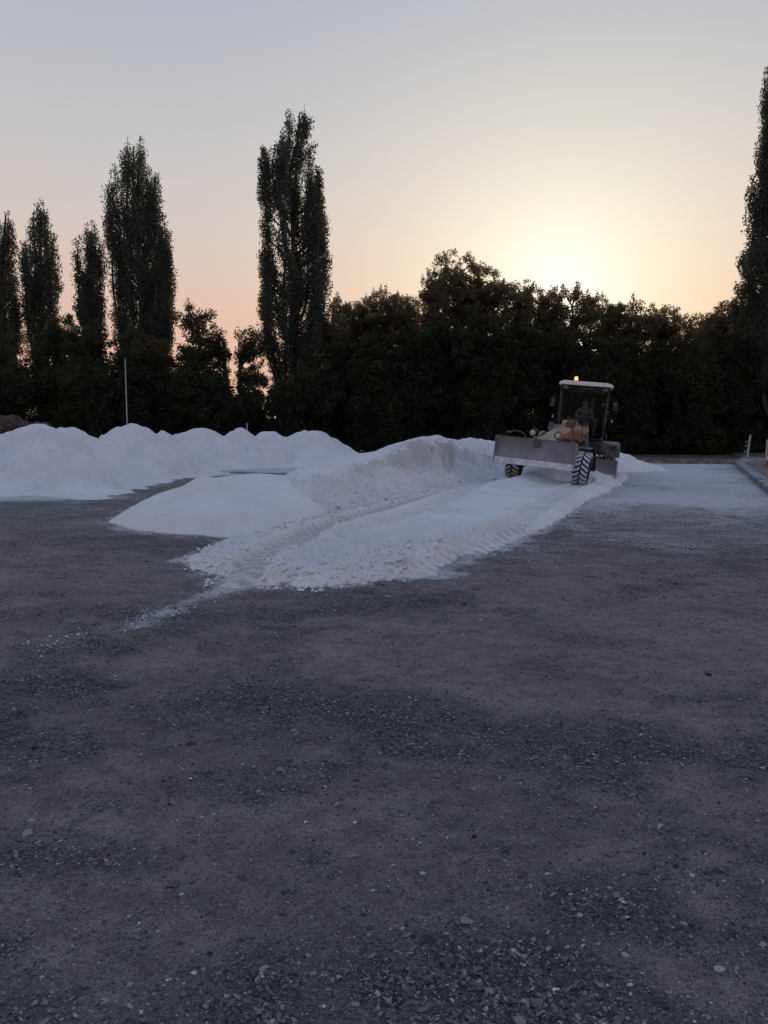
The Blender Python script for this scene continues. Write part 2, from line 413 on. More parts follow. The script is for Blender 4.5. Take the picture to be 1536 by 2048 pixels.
def ground_z(x, y):
    dk, db = outside(x, y)
    z = 0.13 * ss(0.1, 0.5, dk) + 0.20 * ss(0.0, 0.5, db)
    z = z + 0.35 * ss(3, 14, dk) * (fbm(x, y, 0.15, 3, 2) + .5)
    return z
def ground_full(x, y):
    L = loose_mask(x, y)
    r = np.hypot(x, y)
    z = ground_z(x, y) + 0.030 * fbm(x, y, 0.5, 4, 1) * ss(1, 4, r)
    w1, w2, rid = worley(x, y, 22, 1); w3, w4, rid2 = worley(x, y, 60, 2)
    nearf = ss(14, 5, r)
    z = z + nearf * L * (0.016 * (0.6 - w1) * (rid > 0.45) + 0.008 * (0.6 - w3)) + 0.012 * fbm(x, y, 7, 4, 6, .6) * (0.35 + L)
    for T, w in ((TR_R, 0.24), (smooth_poly([gp(1020, 1110), gp(900, 1190), gp(820, 1260), gp(700, 1330)]), .22), (smooth_poly([gp(1290, 1180), gp(1100, 1225), gp(940, 1260)]), 0.2), (smooth_poly([gp(1150, 1060), gp(900, 1130), gp(760, 1200)]), .2)):
        o, s, LL = line_sd(x, y, T)
        rib = (np.abs(o) < w) * np.sin(s * 2 * pi / 0.24 + np.abs(o) * 10) * ss(LL, LL * .7, s) * np.clip(.5 + fbm(x, y, 1.2, 3, 19) * 1.2, 0, 1)
        z = z + 0.026 * rib; L = np.clip(L + .38 * rib, 0, 1)
    z = np.where(r > 60, z * 0.3 + 0.1, z)
    return z, L
def build_ground():
    dense = np.arange(R(-31), R(31), 0.00125)
    coarse = np.linspace(R(31), R(329), 64)[1:-1] - 2 * pi
    A = np.concatenate([coarse - 0 * pi, dense]) if False else np.concatenate([dense, np.linspace(R(31), R(329), 64)[:-1]])
    Rr = np.concatenate([[0.05, 0.4, 0.8], np.exp(np.arange(math.log(1.25), math.log(62), 0.0042)), np.geomspace(66, 2500, 26)])
    RR, AA = np.meshgrid(Rr, A, indexing='ij')
    x = (RR * np.sin(AA)).ravel(); y = (RR * np.cos(AA)).ravel()
    z, L = ground_full(x, y)
    dk, db = outside(x, y)
    veg = np.clip(ss(0.6, 2.5, dk + 0.8 * fbm(x, y, 1, 3, 3)) * 0.75 + ss(1.2, 3.0, db), 0, 1)
    d = dust_mask(x, y) * (1 - ss(-0.2, 0.2, np.maximum(dk, db)))
    d = np.maximum(d, 0.35 * ss(-0.5, 0.0, db) * ss(1.0, .3, db))
    V = np.stack([x, y, z], 1)
    F = grid_faces(len(Rr), len(A), True)[:, ::-1]
    o = mesh_np("ground", V, F, M_ground, None, True, {'loose': L, 'dust': d, 'veg': veg})
    return tag(o, kind='structure')
build_ground()

# ---- pale sand: spread strip
def strip_z(x, y):
    sdv = poly_sd(x, y, STRIP)
    edge = sdv + 0.10 * fbm(x, y, 2.6, 4, 41) + 0.05 * fbm(x, y, 9, 3, 43)
    r = np.hypot(x, y)
    th = 0.12 * ss(-0.02, 0.35, edge) - 0.035 + 0.05 * ss(0, 0.10, edge)
    cl = ss(13.5, 10, r)
    w1, w2, rid = worley(x, y, 7, 5); w3, w4, rid3 = worley(x, y, 18, 6)
    cz = (0.12 * np.clip(0.62 - w1, 0, 1) * (rid > 0.45) * rid + 0.045 * np.clip(0.6 - w3, 0, 1) * rid3 * 1.5 + 0.018 * fbm(x, y, 12, 3, 44)) 
    sm = 0.010 * fbm(x, y, 5, 4, 45) + 0.004 * (rid3 - .5) + 0.004 * fbm(x, y, 22, 2, 46)
    lump = cl * cz + sm
    # ruts
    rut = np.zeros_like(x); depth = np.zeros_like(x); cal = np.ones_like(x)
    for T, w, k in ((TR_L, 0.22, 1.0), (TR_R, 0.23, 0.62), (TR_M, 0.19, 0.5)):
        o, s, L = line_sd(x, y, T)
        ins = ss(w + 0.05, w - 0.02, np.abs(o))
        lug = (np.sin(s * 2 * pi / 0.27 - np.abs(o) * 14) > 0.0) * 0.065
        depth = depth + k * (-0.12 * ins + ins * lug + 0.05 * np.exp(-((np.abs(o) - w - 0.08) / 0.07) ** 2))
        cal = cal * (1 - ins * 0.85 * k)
    a = np.array(gp(1095, 966)); b = np.array(gp(720, 1052))
    o, s, L = line_sd(x, y, [a, b])
    rid_ = 0.26 * np.exp(-(o / 0.50) ** 2) * ss(L, L * 0.05, s) * ss(-.01, 1.0, s)
    for (ux, uy, uh, uw) in ((6.05, 24.1, .42, .75), (5.3, 24.3, .40, .7), (4.5, 24.0, .38, .7), (6.3, 23.2, .15, .6)): rid_ = rid_ + uh * np.exp(-(np.hypot(x - ux, y - uy) / uw) ** 2)
    e2 = poly_sd(x, y, STRIP)
    z = ground_z(x, y) + th + (lump * cal + depth) * ss(0, 0.25, edge) + rid_
    return z, {'beige_tone': np.clip(0.1 + 0.2 * fbm(x, y, 1.2, 3, 47) + 1.0 * (1 - cal) * ss(-0.01, -0.08, depth), 0, 1) * 0.65}  # rut bottoms blended towards the darker beige
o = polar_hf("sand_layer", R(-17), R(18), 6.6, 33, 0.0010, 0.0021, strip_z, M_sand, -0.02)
tag(o, kind='structure')

# ---- the long bank with the cut face
CTRL = []
for px, py, D in [(600, 1040, 13.6), (650, 985, 14.2), (690, 965, 14.6), (740, 945, 15.3), (810, 920, 17.5), (880, 888, 20.2), (930, 870, 22.5), (985, 874, 25.0), (1025, 863, 27.5), (1060, 868, 30.0),
                  (1120, 890, 32), (620, 938, 24), (700, 899, 26), (770, 894, 26.5), (820, 878, 25), (870, 873, 24.5), (700, 930, 20), (660, 905, 28.5), (640, 945, 19), (900, 872, 28), (760, 905, 22), (830, 888, 21.5)]:
    p = at(px, py, D); CTRL.append((p.x, p.y, max(0.12, p.z)))
CTRL = np.array(CTRL)
def bank_z(x, y):
    w = 0; h = 0
    for cx, cy, cz in CTRL:
        k = 1.0 / (((x - cx) ** 2 + (y - cy) ** 2) ** 1.4 + 0.02); w = w + k; h = h + k * cz
    h = h / w
    sdv = poly_sd(x, y, BANKP) + 0.12 * fbm(x, y, 1.2, 4, 51)
    o, s, L = line_sd(x, y, FACE)
    near_face = ss(-0.2, .2, 1.9 - np.abs(o))
    # face: scree below, broken step below the crest; other flanks: soft
    o = np.abs(o) * np.sign(sdv)
    s0 = 4.0; zone = ss(6.2, 8.2, s) * ss(17, 13, s)
    rough = 0.42 * fbm(x, y, 1.0, 5, 52, 0.6) + 0.06 * fbm(s * 1.2, o * 0.5, 4, 3, 53)
    scree = (0.46 + .14 * zone) * np.clip(o + rough * .6, -0.1, 9)
    bite = 1.15 + 0.55 * fbm(x * 1.3, y * .7, 0.8, 3, 59)
    step = ss(bite - .12, bite + .14, o + rough * 1.3) * h * (0.12 + 0.22 * zone)
    zf = np.minimum(scree + step, h)
    zs = h * (1 - np.exp(-np.clip(sdv, -.1, 99) * 0.75 / np.maximum(h, .1)))
    t = ss(3.6, 2.2, np.abs(o))
    z = zf * t + zs * (1 - t)
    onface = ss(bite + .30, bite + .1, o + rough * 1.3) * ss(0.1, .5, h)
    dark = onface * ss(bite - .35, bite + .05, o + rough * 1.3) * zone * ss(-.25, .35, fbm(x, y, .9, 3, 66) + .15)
    w1, w2, rid = worley(x, y, 3.0, 7); w3, w4, rid3 = worley(x, y, 9, 8)
    # slabs breaking off near the crest
    crest = np.exp(-((o - bite - .25) / 0.42) ** 2) * ss(.6, 1.0, h)
    z = z + crest * (0.20 * (rid - 0.5) - 0.12 * ss(0.12, 0.0, w2 - w1))
    z = z + onface * (0.12 * np.clip(0.6 - w3, 0, 1) * (rid3 > .35) + 0.05 * fbm(x, y, 8, 3, 55) + .05 * np.clip(.6 - w1, 0, 1) * rid) * 1.0
    z = z + (1 - onface) * (0.13 * fbm(x, y, 0.8, 4, 56, .55) + 0.012 * fbm(x, y, 5, 3, 57)) * ss(0, .6, sdv)
    z = np.where(sdv < 0, -0.08 + np.maximum(sdv, -1) * 0.2, z) + ground_z(x, y)
    return z, {'beige_tone': np.clip(onface * 0.15 + dark * (0.6 + .5 * fbm(x, y, 1.5, 3, 58)), 0, 1)}
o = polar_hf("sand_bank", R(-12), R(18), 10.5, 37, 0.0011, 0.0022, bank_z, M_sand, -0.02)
tag(o, "long pale sand bank with a rough crumbling cut face, between front heap and the machine", "sand bank")

# ---- front heap
def frontheap(x, y):
    sdv = poly_sd(x, y, HEAPF) + 0.12 * fbm(x, y, 1.1, 3, 61)
    P = [(405, 963, 14.0), (470, 957, 14.4), (560, 951, 14.6), (630, 965, 14.3), (500, 1010, 12.7), (600, 1005, 13.0), (330, 1012, 13.3)]
    h = 0; w = 0
    for px, py, D in P:
        p = at(px, py, D); k = 1 / (((x - p.x) ** 2 + (y - p.y) ** 2) ** 1.3 + 0.03); w = w + k; h = h + k * p.z
    h = h / w
    z = h * (1 - np.exp(-np.clip(sdv, 0, 9) * 0.80 / h)) * 1.10
    z = np.minimum(z, np.clip(sdv, 0, 9) * 0.62)
    # a small conical tip and shallow foot dents
    p = at(405, 960, 14.0); z = z + 0.20 * np.exp(-np.hypot(x - p.x, y - p.y) / 0.28)
    for px, py, D in [(540, 975, 13.9), (450, 985, 13.5), (610, 985, 13.7), (500, 1000, 13.0), (560, 1015, 12.7), (580, 968, 14.2), (430, 968, 14.0), (645, 985, 13.7)]:
        q = at(px, py, D); rr = np.hypot(x - q.x, (y - q.y) * 0.7); z = z - 0.05 * np.exp(-(rr / 0.11) ** 2) + 0.018 * np.exp(-((rr - .2) / 0.07) ** 2)
    z = z + 0.03 * fbm(x, y, 1.5, 4, 62) * ss(0, 0.4, sdv) + 0.006 * fbm(x, y, 8, 3, 63)
    z = np.where(sdv < 0, -0.06, z)
    return z, {'beige_tone': 0 * x}
o = polar_hf("sand_heap", R(-22), R(-1), 10.6, 18.5, 0.0012, 0.002, frontheap, M_sand, -0.02)
tag(o, "low smooth white sand heap standing alone in front, with a pointed tip and shallow dents", "sand heap", "heaps of pale sand")

# ---- row of tipped heaps on the left, each one its own object
def tipped(px, py, D, foot, slope, sx, sy, seed, label, flat=0.15):
    p = at(px, py, D); H = p.z - 0.0
    rad = H / slope * 1.35
    def zf(x, y):
        dx, dy = (x - p.x) / sx, (y - p.y) / sy
        ang = np.arctan2(dy, dx)
        rr = np.hypot(dx, dy) * (1 + 0.10 * np.sin(ang * 3 + seed) + 0.06 * np.sin(ang * 5 + 2 * seed)) + 0.55 * fbm(x, y, 0.75, 5, seed + 70, 0.55)
        z = H + flat - slope * np.sqrt(rr ** 2 + (flat / slope * 1.0) ** 2) + 0
        z = np.where(z < foot, foot * np.exp((z - foot) / foot * 0.9) - 0.05 * ss(foot, 0, z), z)
        gul = fbm(ang * 5.5, rr * 0.35, 1.6, 4, seed + 80)
        z = z + 0.09 * gul * ss(0.2, 1.2, rr) * ss(rad * 1.6, rad * 0.6, rr) + 0.06 * fbm(x, y, 1.8, 5, seed + 90, .6) * ss(0.02, 0.3, z) - 0.05 * ss(.55, .75, fbm(x * 1.2 + y * .3, y * .5, 1.6, 3, seed + 40) + .45) * ss(.2, .5, z) + 0.008 * fbm(x, y, 9, 2, seed)
        return z + ground_z(x, y), {'beige_tone': np.clip(0.15 * fbm(x, y, .7, 3, seed), 0, 1)}
    a = math.atan2(p.x, p.y); da = (rad * 1.7 * sx) / D
    o = polar_hf("sand_heap", a - da, a + da, max(4, D - rad * 1.9 * sy), D + rad * 1.5 * sy, 0.0017, 0.0018, zf, M_sand, -0.015)
    return tag(o, label, "sand heap", "heaps of pale sand")
tipped(72, 847, 22.6, .32, 0.60, 0.95, 1.15, 1, "tallest rounded white sand heap at the left end of the row, below the brown rocks", 0.25)
tipped(-130, 862, 20.5, .32, 0.58, 1.1, 1.1, 2, "white sand heap running out of the photo at the left edge")
tipped(140, 854, 27.0, .24, 0.64, 0.95, 1.05, 3, "flat topped white sand heap behind and right of the leftmost tall one", 0.25)
tipped(262, 846, 28.6, .22, 0.66, 0.88, 1.05, 4, "tall white sand heap in front of the tall white pole", 0.22)
tipped(322, 858, 33.0, .20, 0.66, 0.72, 1.2, 5, "low shoulder heap of white sand just right of the heap by the tall pole", 0.2)
tipped(402, 857, 36.8, .22, 0.62, 0.95, 1.1, 6, "broad white sand heap in the middle of the left row, left of the short stake", 0.35)
tipped(480, 854, 38.0, .20, 0.64, 0.80, 1.1, 7, "white sand heap directly below the short stake", 0.22)
tipped(538, 863, 39.5, .20, 0.60, 0.70, 1.1, 12, "small white sand heap between the short stake heap and the last heap of the row", 0.45)
tipped(618, 860, 40.5, .20, 0.56, 0.95, 1.0, 9, "last white sand heap at the right end of the left row, below the tallest poplar", 0.3)
tipped(1165, 884, 33.5, .12, 0.50, 1.15, 0.9, 10, "white sand heap behind the grader, its slope showing to the right of the rear wheels", 0.3)

# ------------------------------------------------------------------ mesh builder
class MB:
    def __init__(s): s.v = []; s.f = []; s.m = []
    def add(s, V, F, mi=0, M=None):
        o = len(s.v)
        for v in V:
            v = Vector(v); s.v.append(M @ v if M else v)
        for f in F: s.f.append([i + o for i in f]); s.m.append(mi)
        return s
    def box(s, c, d, rot=None, mi=0, taper=1.0):
        x, y, z = d[0] / 2, d[1] / 2, d[2] / 2; t = taper
        V = [(-x, -y, -z), (x, -y, -z), (x, y, -z), (-x, y, -z), (-x * t, -y * t, z), (x * t, -y * t, z), (x * t, y * t, z), (-x * t, y * t, z)]
        M = Matrix.Translation(c)
        if rot is not None:
            M = M @ (rot if isinstance(rot, Matrix) else (Matrix.Rotation(rot[2], 4, 'Z') @ Matrix.Rotation(rot[1], 4, 'Y') @ Matrix.Rotation(rot[0], 4, 'X')))
        return s.add(V, [(3, 2, 1, 0), (4, 5, 6, 7), (0, 1, 5, 4), (1, 2, 6, 5), (2, 3, 7, 6), (3, 0, 4, 7)], mi, M)
    def tube(s, path, r, n=10, mi=0, caps=True):
        path = [Vector(p) for p in path]; rs = r if isinstance(r, (list, tuple)) else [r] * len(path)
        V = []; up = None
        for i, p in enumerate(path):
            d = (path[min(i + 1, len(path) - 1)] - path[max(i - 1, 0)]).normalized()
            if up is None: up = Vector((0, 0, 1)) if abs(d.z) < 0.9 else Vector((1, 0, 0))
            a = d.cross(up).normalized(); b = a.cross(d).normalized(); up = b
            for k in range(n):
                t = 2 * pi * k / n; V.append(p + (a * cos(t) + b * sin(t)) * rs[i])
        F = []
        for i in range(len(path) - 1):
            for k in range(n):
                F.append((i * n + k, i * n + (k + 1) % n, (i + 1) * n + (k + 1) % n, (i + 1) * n + k))
        if caps: F.append(tuple(range(n - 1, -1, -1))); F.append(tuple((len(path) - 1) * n + k for k in range(n)))
        return s.add(V, F, mi)
    def lathe(s, prof, c, axis='X', n=32, mi=0):
        """prof: list of (radius, offset along axis)"""
        V = []
        for r_, o_ in prof:
            for k in range(n):
                t = 2 * pi * k / n
                if axis == 'X': V.append((c[0] + o_, c[1] + r_ * cos(t), c[2] + r_ * sin(t)))
                elif axis == 'Y': V.append((c[0] + r_ * cos(t), c[1] + o_, c[2] + r_ * sin(t)))
                else: V.append((c[0] + r_ * cos(t), c[1] + r_ * sin(t), c[2] + o_))
        F = [(i * n + k, i * n + (k + 1) % n, (i + 1) * n + (k + 1) % n, (i + 1) * n + k) for i in range(len(prof) - 1) for k in range(n)]
        return s.add(V, F, mi)
    def prism(s, P, x0, x1, mi=0, axis='X'):
        n = len(P)
        if axis == 'X': V = [(x0, a, b) for a, b in P] + [(x1, a, b) for a, b in P]
        elif axis == 'Y': V = [(a, x0, b) for a, b in P] + [(a, x1, b) for a, b in P]
        else: V = [(a, b, x0) for a, b in P] + [(a, b, x1) for a, b in P]
        F = [(i, (i + 1) % n, n + (i + 1) % n, n + i) for i in range(n)] + [tuple(range(n - 1, -1, -1)), tuple(range(n, 2 * n))]
        return s.add(V, F, mi)
    def sphere(s, c, r, seg=12, rings=8, mi=0):
        r = (r, r, r) if not isinstance(r, (tuple, list)) else r
        V = [(c[0], c[1], c[2] + r[2])]
        for i in range(1, rings):
            p = pi * i / rings
            for k in range(seg):
                t = 2 * pi * k / seg; V.append((c[0] + r[0] * sin(p) * cos(t), c[1] + r[1] * sin(p) * sin(t), c[2] + r[2] * cos(p)))
        V.append((c[0], c[1], c[2] - r[2])); F = [(0, 1 + k, 1 + (k + 1) % seg) for k in range(seg)]
        for i in range(rings - 2):
            a = 1 + i * seg
            F += [(a + k, a + seg + k, a + seg + (k + 1) % seg, a + (k + 1) % seg) for k in range(seg)]
        e = len(V) - 1; a = 1 + (rings - 2) * seg; F += [(e, a + (k + 1) % seg, a + k) for k in range(seg)]
        return s.add(V, F, mi)
    def build(s, name, mat, parent=None, bevel=0.0, smooth=False, loc=None, rot=None, seg=2):
        me = bpy.data.meshes.new(name); me.from_pydata([tuple(v) for v in s.v], [], s.f)
        for m in (mat if isinstance(mat, (list, tuple)) else [mat]): me.materials.append(m)
        me.polygons.foreach_set('material_index', s.m)
        bm = bmesh.new(); bm.from_mesh(me); bmesh.ops.recalc_face_normals(bm, faces=bm.faces)
        if bevel: bmesh.ops.bevel(bm, geom=[e for e in bm.edges if e.calc_face_angle(0) > 0.5], offset=bevel, segments=seg, affect='EDGES', clamp_overlap=True)
        bm.to_mesh(me); bm.free()
        if smooth:
            me.polygons.foreach_set('use_smooth', [True] * len(me.polygons)); me.set_sharp_from_angle(angle=R(38))
        o = bpy.data.objects.new(name, me); col.objects.link(o)
        if parent: o.parent = parent
        if loc: o.location = loc
        if rot: o.rotation_euler = rot
        return o

# ------------------------------------------------------------------ edging, far bank, poles, soil, cone
M_conc = mat_plain("weathered_concrete", (0.16, 0.15, 0.15), 0.9, 0, 0.4, 1.2, (0.32, 0.33, 0.36), 0.5, 2.0, 0.2)
M_soil = mat_plain("brown_soil", (0.10, 0.075, 0.058), 1.0, 0, 0.5, 4, (0.19, 0.17, 0.155), 0.35, 3.0, 0.1)
def edging():
    k = MB(); n0 = 9; L = np.linalg.norm(KERB_B - KERB_A); seg = L / 22
    for i in range(22):      # kerb stones laid end to end
        c = KERB_A + kd * (i + 0.5) * seg + kn * (0.16 + random.uniform(-.012, .012))
        k.box((c[0], c[1], -0.04 + random.uniform(-.004, .004)), (seg * 0.997, 0.34, 0.40), (0, random.uniform(-.004, .004), math.atan2(kd[1], kd[0])))
    return tag(k.build("kerb_strip", M_conc, bevel=0.012), kind='structure')
edging()
def far_bank():
    L = np.linalg.norm(BANK_B - KERB_A) + 8; n = 420; V = []; prof = [(-0.35, -0.05), (-0.10, 0.10), (0.0, 0.17), (0.10, 0.23), (0.3, 0.25), (0.7, 0.24), (1.3, 0.20)]
    S = np.linspace(0, L, n)
    for j, (o_, h_) in enumerate(prof):
        x = KERB_A[0] + bd[0] * S + bn[0] * o_; y = KERB_A[1] + bd[1] * S + bn[1] * o_
        z = h_ + 0.05 * fbm(x, y + j * 3, 1.3, 4, 95) * (h_ > 0); V.append(np.stack([x, y, z], 1))
    V = np.concatenate(V)
    return tag(mesh_np("earth_bank", V, grid_faces(len(prof), n), M_soil, None, False), kind='structure')
far_bank()

M_pole = mat_plain("pale_pole_paint", (0.30, 0.31, 0.32), 0.5, 0, 0.1, 3)
M_black = mat_plain("black_plastic", (0.015, 0.015, 0.017), 0.5)
def pole(px, y0, y1, D, label, r=0.03, lean=0.0, name="pole", group=None):
    top = at(px, y0, D); h = top.z
    e = empty(name, (top.x, top.y, 0)); tag(e, label, "pole", group)
    m = MB(); m.tube([(-lean * h, 0, -.1), (-lean * h * .5, 0, h * .5), (0, 0, h)], [r, r * .95, r * .8], 12); m.build("shaft", M_pole, e, smooth=True)
    c = MB(); c.lathe([(0.001, h + .012), (r * .9, h + .01), (r * .95, h - .03), (r * .75, h - .032)], (0, 0, 0), 'Z', 12); c.build("cap", M_black, e, smooth=True)
    return e
pole(250, 716, 845, 41, "tall thin white pole standing behind the left row of sand heaps", 0.034)
pole(494, 845, 858, 42, "short white stake just showing above the left row of heaps", 0.04, name="stake")
e = pole(1501, 869, 926, 41.2, "white fence post with small insulators at the far right corner of the yard", 0.06, 0.10, name="fence_post")
ins = MB()
for k, zz in enumerate((0.36, 0.62, 0.92, 1.14)):
    ins = MB(); x0 = -0.10 * (e.location.z + 1.5 - zz)
    ins.tube([(x0 - .02, 0, zz), (x0 - .16, 0, zz)], 0.016, 8); ins.lathe([(.02, -.20), (.045, -.18), (.03, -.15), (.045, -.13), (.02, -.11)], (x0, 0, zz), 'X', 10)
    ins.build("insulator", mat_plain("blue_grey_ceramic", (0.25, 0.28, 0.38), 0.3), e, smooth=True)
e2 = pole(1535, 878, 940, 34.5, "white post cut by the right edge of the photo, behind the red cone", 0.05, 0.02, name="fence_post")
# red and white cone at the right edge
p = at(1537, 948, 34.0)
e = empty("traffic_cone", (p.x, p.y, float(ground_z(np.array([p.x]), np.array([p.y]))[0]))); tag(e, "orange red traffic cone with pale band at the right edge of the yard", "traffic cone")
M_cone = mat_plain("cone_plastic", (0.34, 0.05, 0.035), 0.5, 0, 0.15); M_band = mat_plain("cone_band", (0.6, 0.6, 0.6), 0.4)
m = MB(); m.lathe([(0.145, .04), (0.03, .72), (.02, .72)], (0, 0, 0), 'Z', 20); m.build("cone_body", M_cone, e, smooth=True)
m = MB(); m.lathe([(0.108, .285), (0.084, .44)], (0, 0, 0), 'Z', 20); m.build("band", M_band, e, smooth=True)
m = MB(); m.box((0, 0, .02), (.38, .38, .04)); m.build("base_plate", M_cone, e, bevel=.01)

# ---- soil and rock heaps beyond the yard
def rock(name, c, r, seed, mat, label=None, cat=None, group=None, kindv=None, squash=0.75):
    bm = bmesh.new(); bmesh.ops.create_icosphere(bm, subdivisions=3, radius=1)
    rs = np.random.default_rng(seed)
    planes = [(Vector(rs.normal(size=3)).normalized(), rs.uniform(.55, .95)) for _ in range(11)]
    for v in bm.verts:
        d = v.co.normalized(); k = 1.0
        for nrm, dd in planes:
            t = d.dot(nrm)
            if t > 0: k = min(k, dd / t)
        k *= 1 + 0.05 * (rs.random() - .5)
        v.co = Vector((d.x * k * r[0], d.y * k * r[1], d.z * k * r[2] * squash))
    me = bpy.data.meshes.new(name); bm.to_mesh(me); bm.free(); me.materials.append(mat)
    o = bpy.data.objects.new(name, me); col.objects.link(o); o.location = c; o.rotation_euler = (0, 0, seed)
    if label or group: tag(o, label, cat, group, kindv)
    return o
M_rock = mat_plain("brown_rock", (0.055, 0.044, 0.038), 0.95, 0, 0.55, 3, (0.12, 0.10, 0.085), 0.3, 3.0, 0.2)
for i, (px, py, r_, lb) in enumerate([(-30, 838, 1.5, "brown boulder at the extreme left edge behind the first heap"), (2, 826, 1.3, "tallest brown boulder at the left edge above the white heaps"), (24, 832, 1.1, "reddish brown boulder right of the tallest one at the left edge"),
                              (44, 838, 0.85, "brown rock third from the left edge above the heap"), (70, 843, .6, "small low brown rock just above the heap crest"), (89, 845, 0.55, "rounded brown rock rightmost of the rocks, in the notch between two heaps")]):
    r_ *= 0.62; p = at(px, py, 36 + i * .4); z = p.z - r_ * 0.75
    rock("boulder", (p.x, p.y, z), (r_, r_, r_ * 1.1), i + 3, M_rock, lb, "boulder", "brown boulders behind the left heaps")
# the soil heap that carries them
def soil_heap(px, py, D, H, rx, ry, seed, name, label):
    p = at(px, py, D)
    def zf(x, y):
        rr = np.hypot((x - p.x) / rx, (y - p.y) / ry) + 0.12 * fbm(x, y, 1.0, 4, seed)
        w1, w2, rid = worley(x, y, 2.4, seed)
        return H * np.exp(-(rr ** 2) * 1.5) - 0.07 + 0.16 * H * np.clip(.6 - w1, 0, 1) * rid + 0.10 * H * fbm(x, y, 1.7, 4, seed + 1) + ground_z(x, y), {}
    a = math.atan2(p.x, p.y); da = 2.2 * rx / D
    o = polar_hf(name, a - da, a + da, D - 2.2 * ry, D + 2.2 * ry, 0.0022, 0.004, zf, M_rock, 0.0)
    return tag(o, label, "soil heap")
soil_heap(-20, 860, 37, 1.55, 2.4, 2.0, 31, "soil_heap", "brown stony soil heap behind the left end of the white heaps")
soil_heap(1512, 925, 38.0, 0.55, 1.1, 1.0, 33, "soil_heap", "low brown earth mound beyond the kerb at the right, beside the fence post")

# ------------------------------------------------------------------ trees
def leaf_mesh(P, S, rs, elong=1.0, up=0.0):
    n = len(P)
    a = rs.normal(size=(n, 3)); a[:, 2] += up; a /= np.linalg.norm(a, axis=1)[:, None]
    b = rs.normal(size=(n, 3)); b -= (a * b).sum(1)[:, None] * a; b /= np.linalg.norm(b, axis=1)[:, None]
    a = a * (S * 0.62 * elong)[:, None]; b = b * (S * 0.42)[:, None]
    V = np.stack([P - a, P + b - a * .1, P + a, P - b - a * .1], 1).reshape(-1, 3)
    F = np.arange(4 * n).reshape(-1, 4)
    return V, F
def crown(name, clumps, leaf, mat, parent, rs, up=0.0):
    """clumps: (x,y,z,rx,rz,count)"""
    Ps = []
    for (x, y, z, rx, rz, c) in clumps:
        c = int(c)
        d = rs.normal(size=(c, 3)); d /= np.linalg.norm(d, axis=1)[:, None]
        rad = rs.random(c) ** 0.45
        Ps.append(np.stack([x + d[:, 0] * rad * rx, y + d[:, 1] * rad * rx, z + d[:, 2] * rad * rz], 1))
    P = np.concatenate(Ps); S = leaf * rs.uniform(0.6, 1.35, len(P))
    V, F = leaf_mesh(P, S, rs, 1.1, up)
    tone = np.clip(fbm(P[:, 0] + P[:, 1] * .7, P[:, 2], 0.6, 3, 5) + 0.5 + rs.normal(size=len(P)) * 0.12, 0, 1)
    return mesh_np(name, V, F, mat, parent, False, {'rnd': np.repeat(tone, 4)})
def limbs(paths, parent, name="trunk"):
    Vs = []; Fs = []; off = 0; n = 6
    for pts, rad in paths:
        pts = np.asarray(pts, float); rad = np.asarray(rad, float)
        T = np.gradient(pts, axis=0); T /= np.linalg.norm(T, axis=1)[:, None] + 1e-9
        u = np.cross(T, [0.37, 0.9, 0.13]); u /= np.linalg.norm(u, axis=1)[:, None] + 1e-9; v = np.cross(T, u)
        k = np.arange(n) * 2 * pi / n
        ring = pts[:, None, :] + rad[:, None, None] * (np.cos(k)[None, :, None] * u[:, None, :] + np.sin(k)[None, :, None] * v[:, None, :])
        Vs.append(ring.reshape(-1, 3)); Fs.append(grid_faces(len(pts), n, True) + off); off += len(pts) * n
    return mesh_np(name, np.concatenate(Vs), np.concatenate(Fs), M_bark, parent, True)

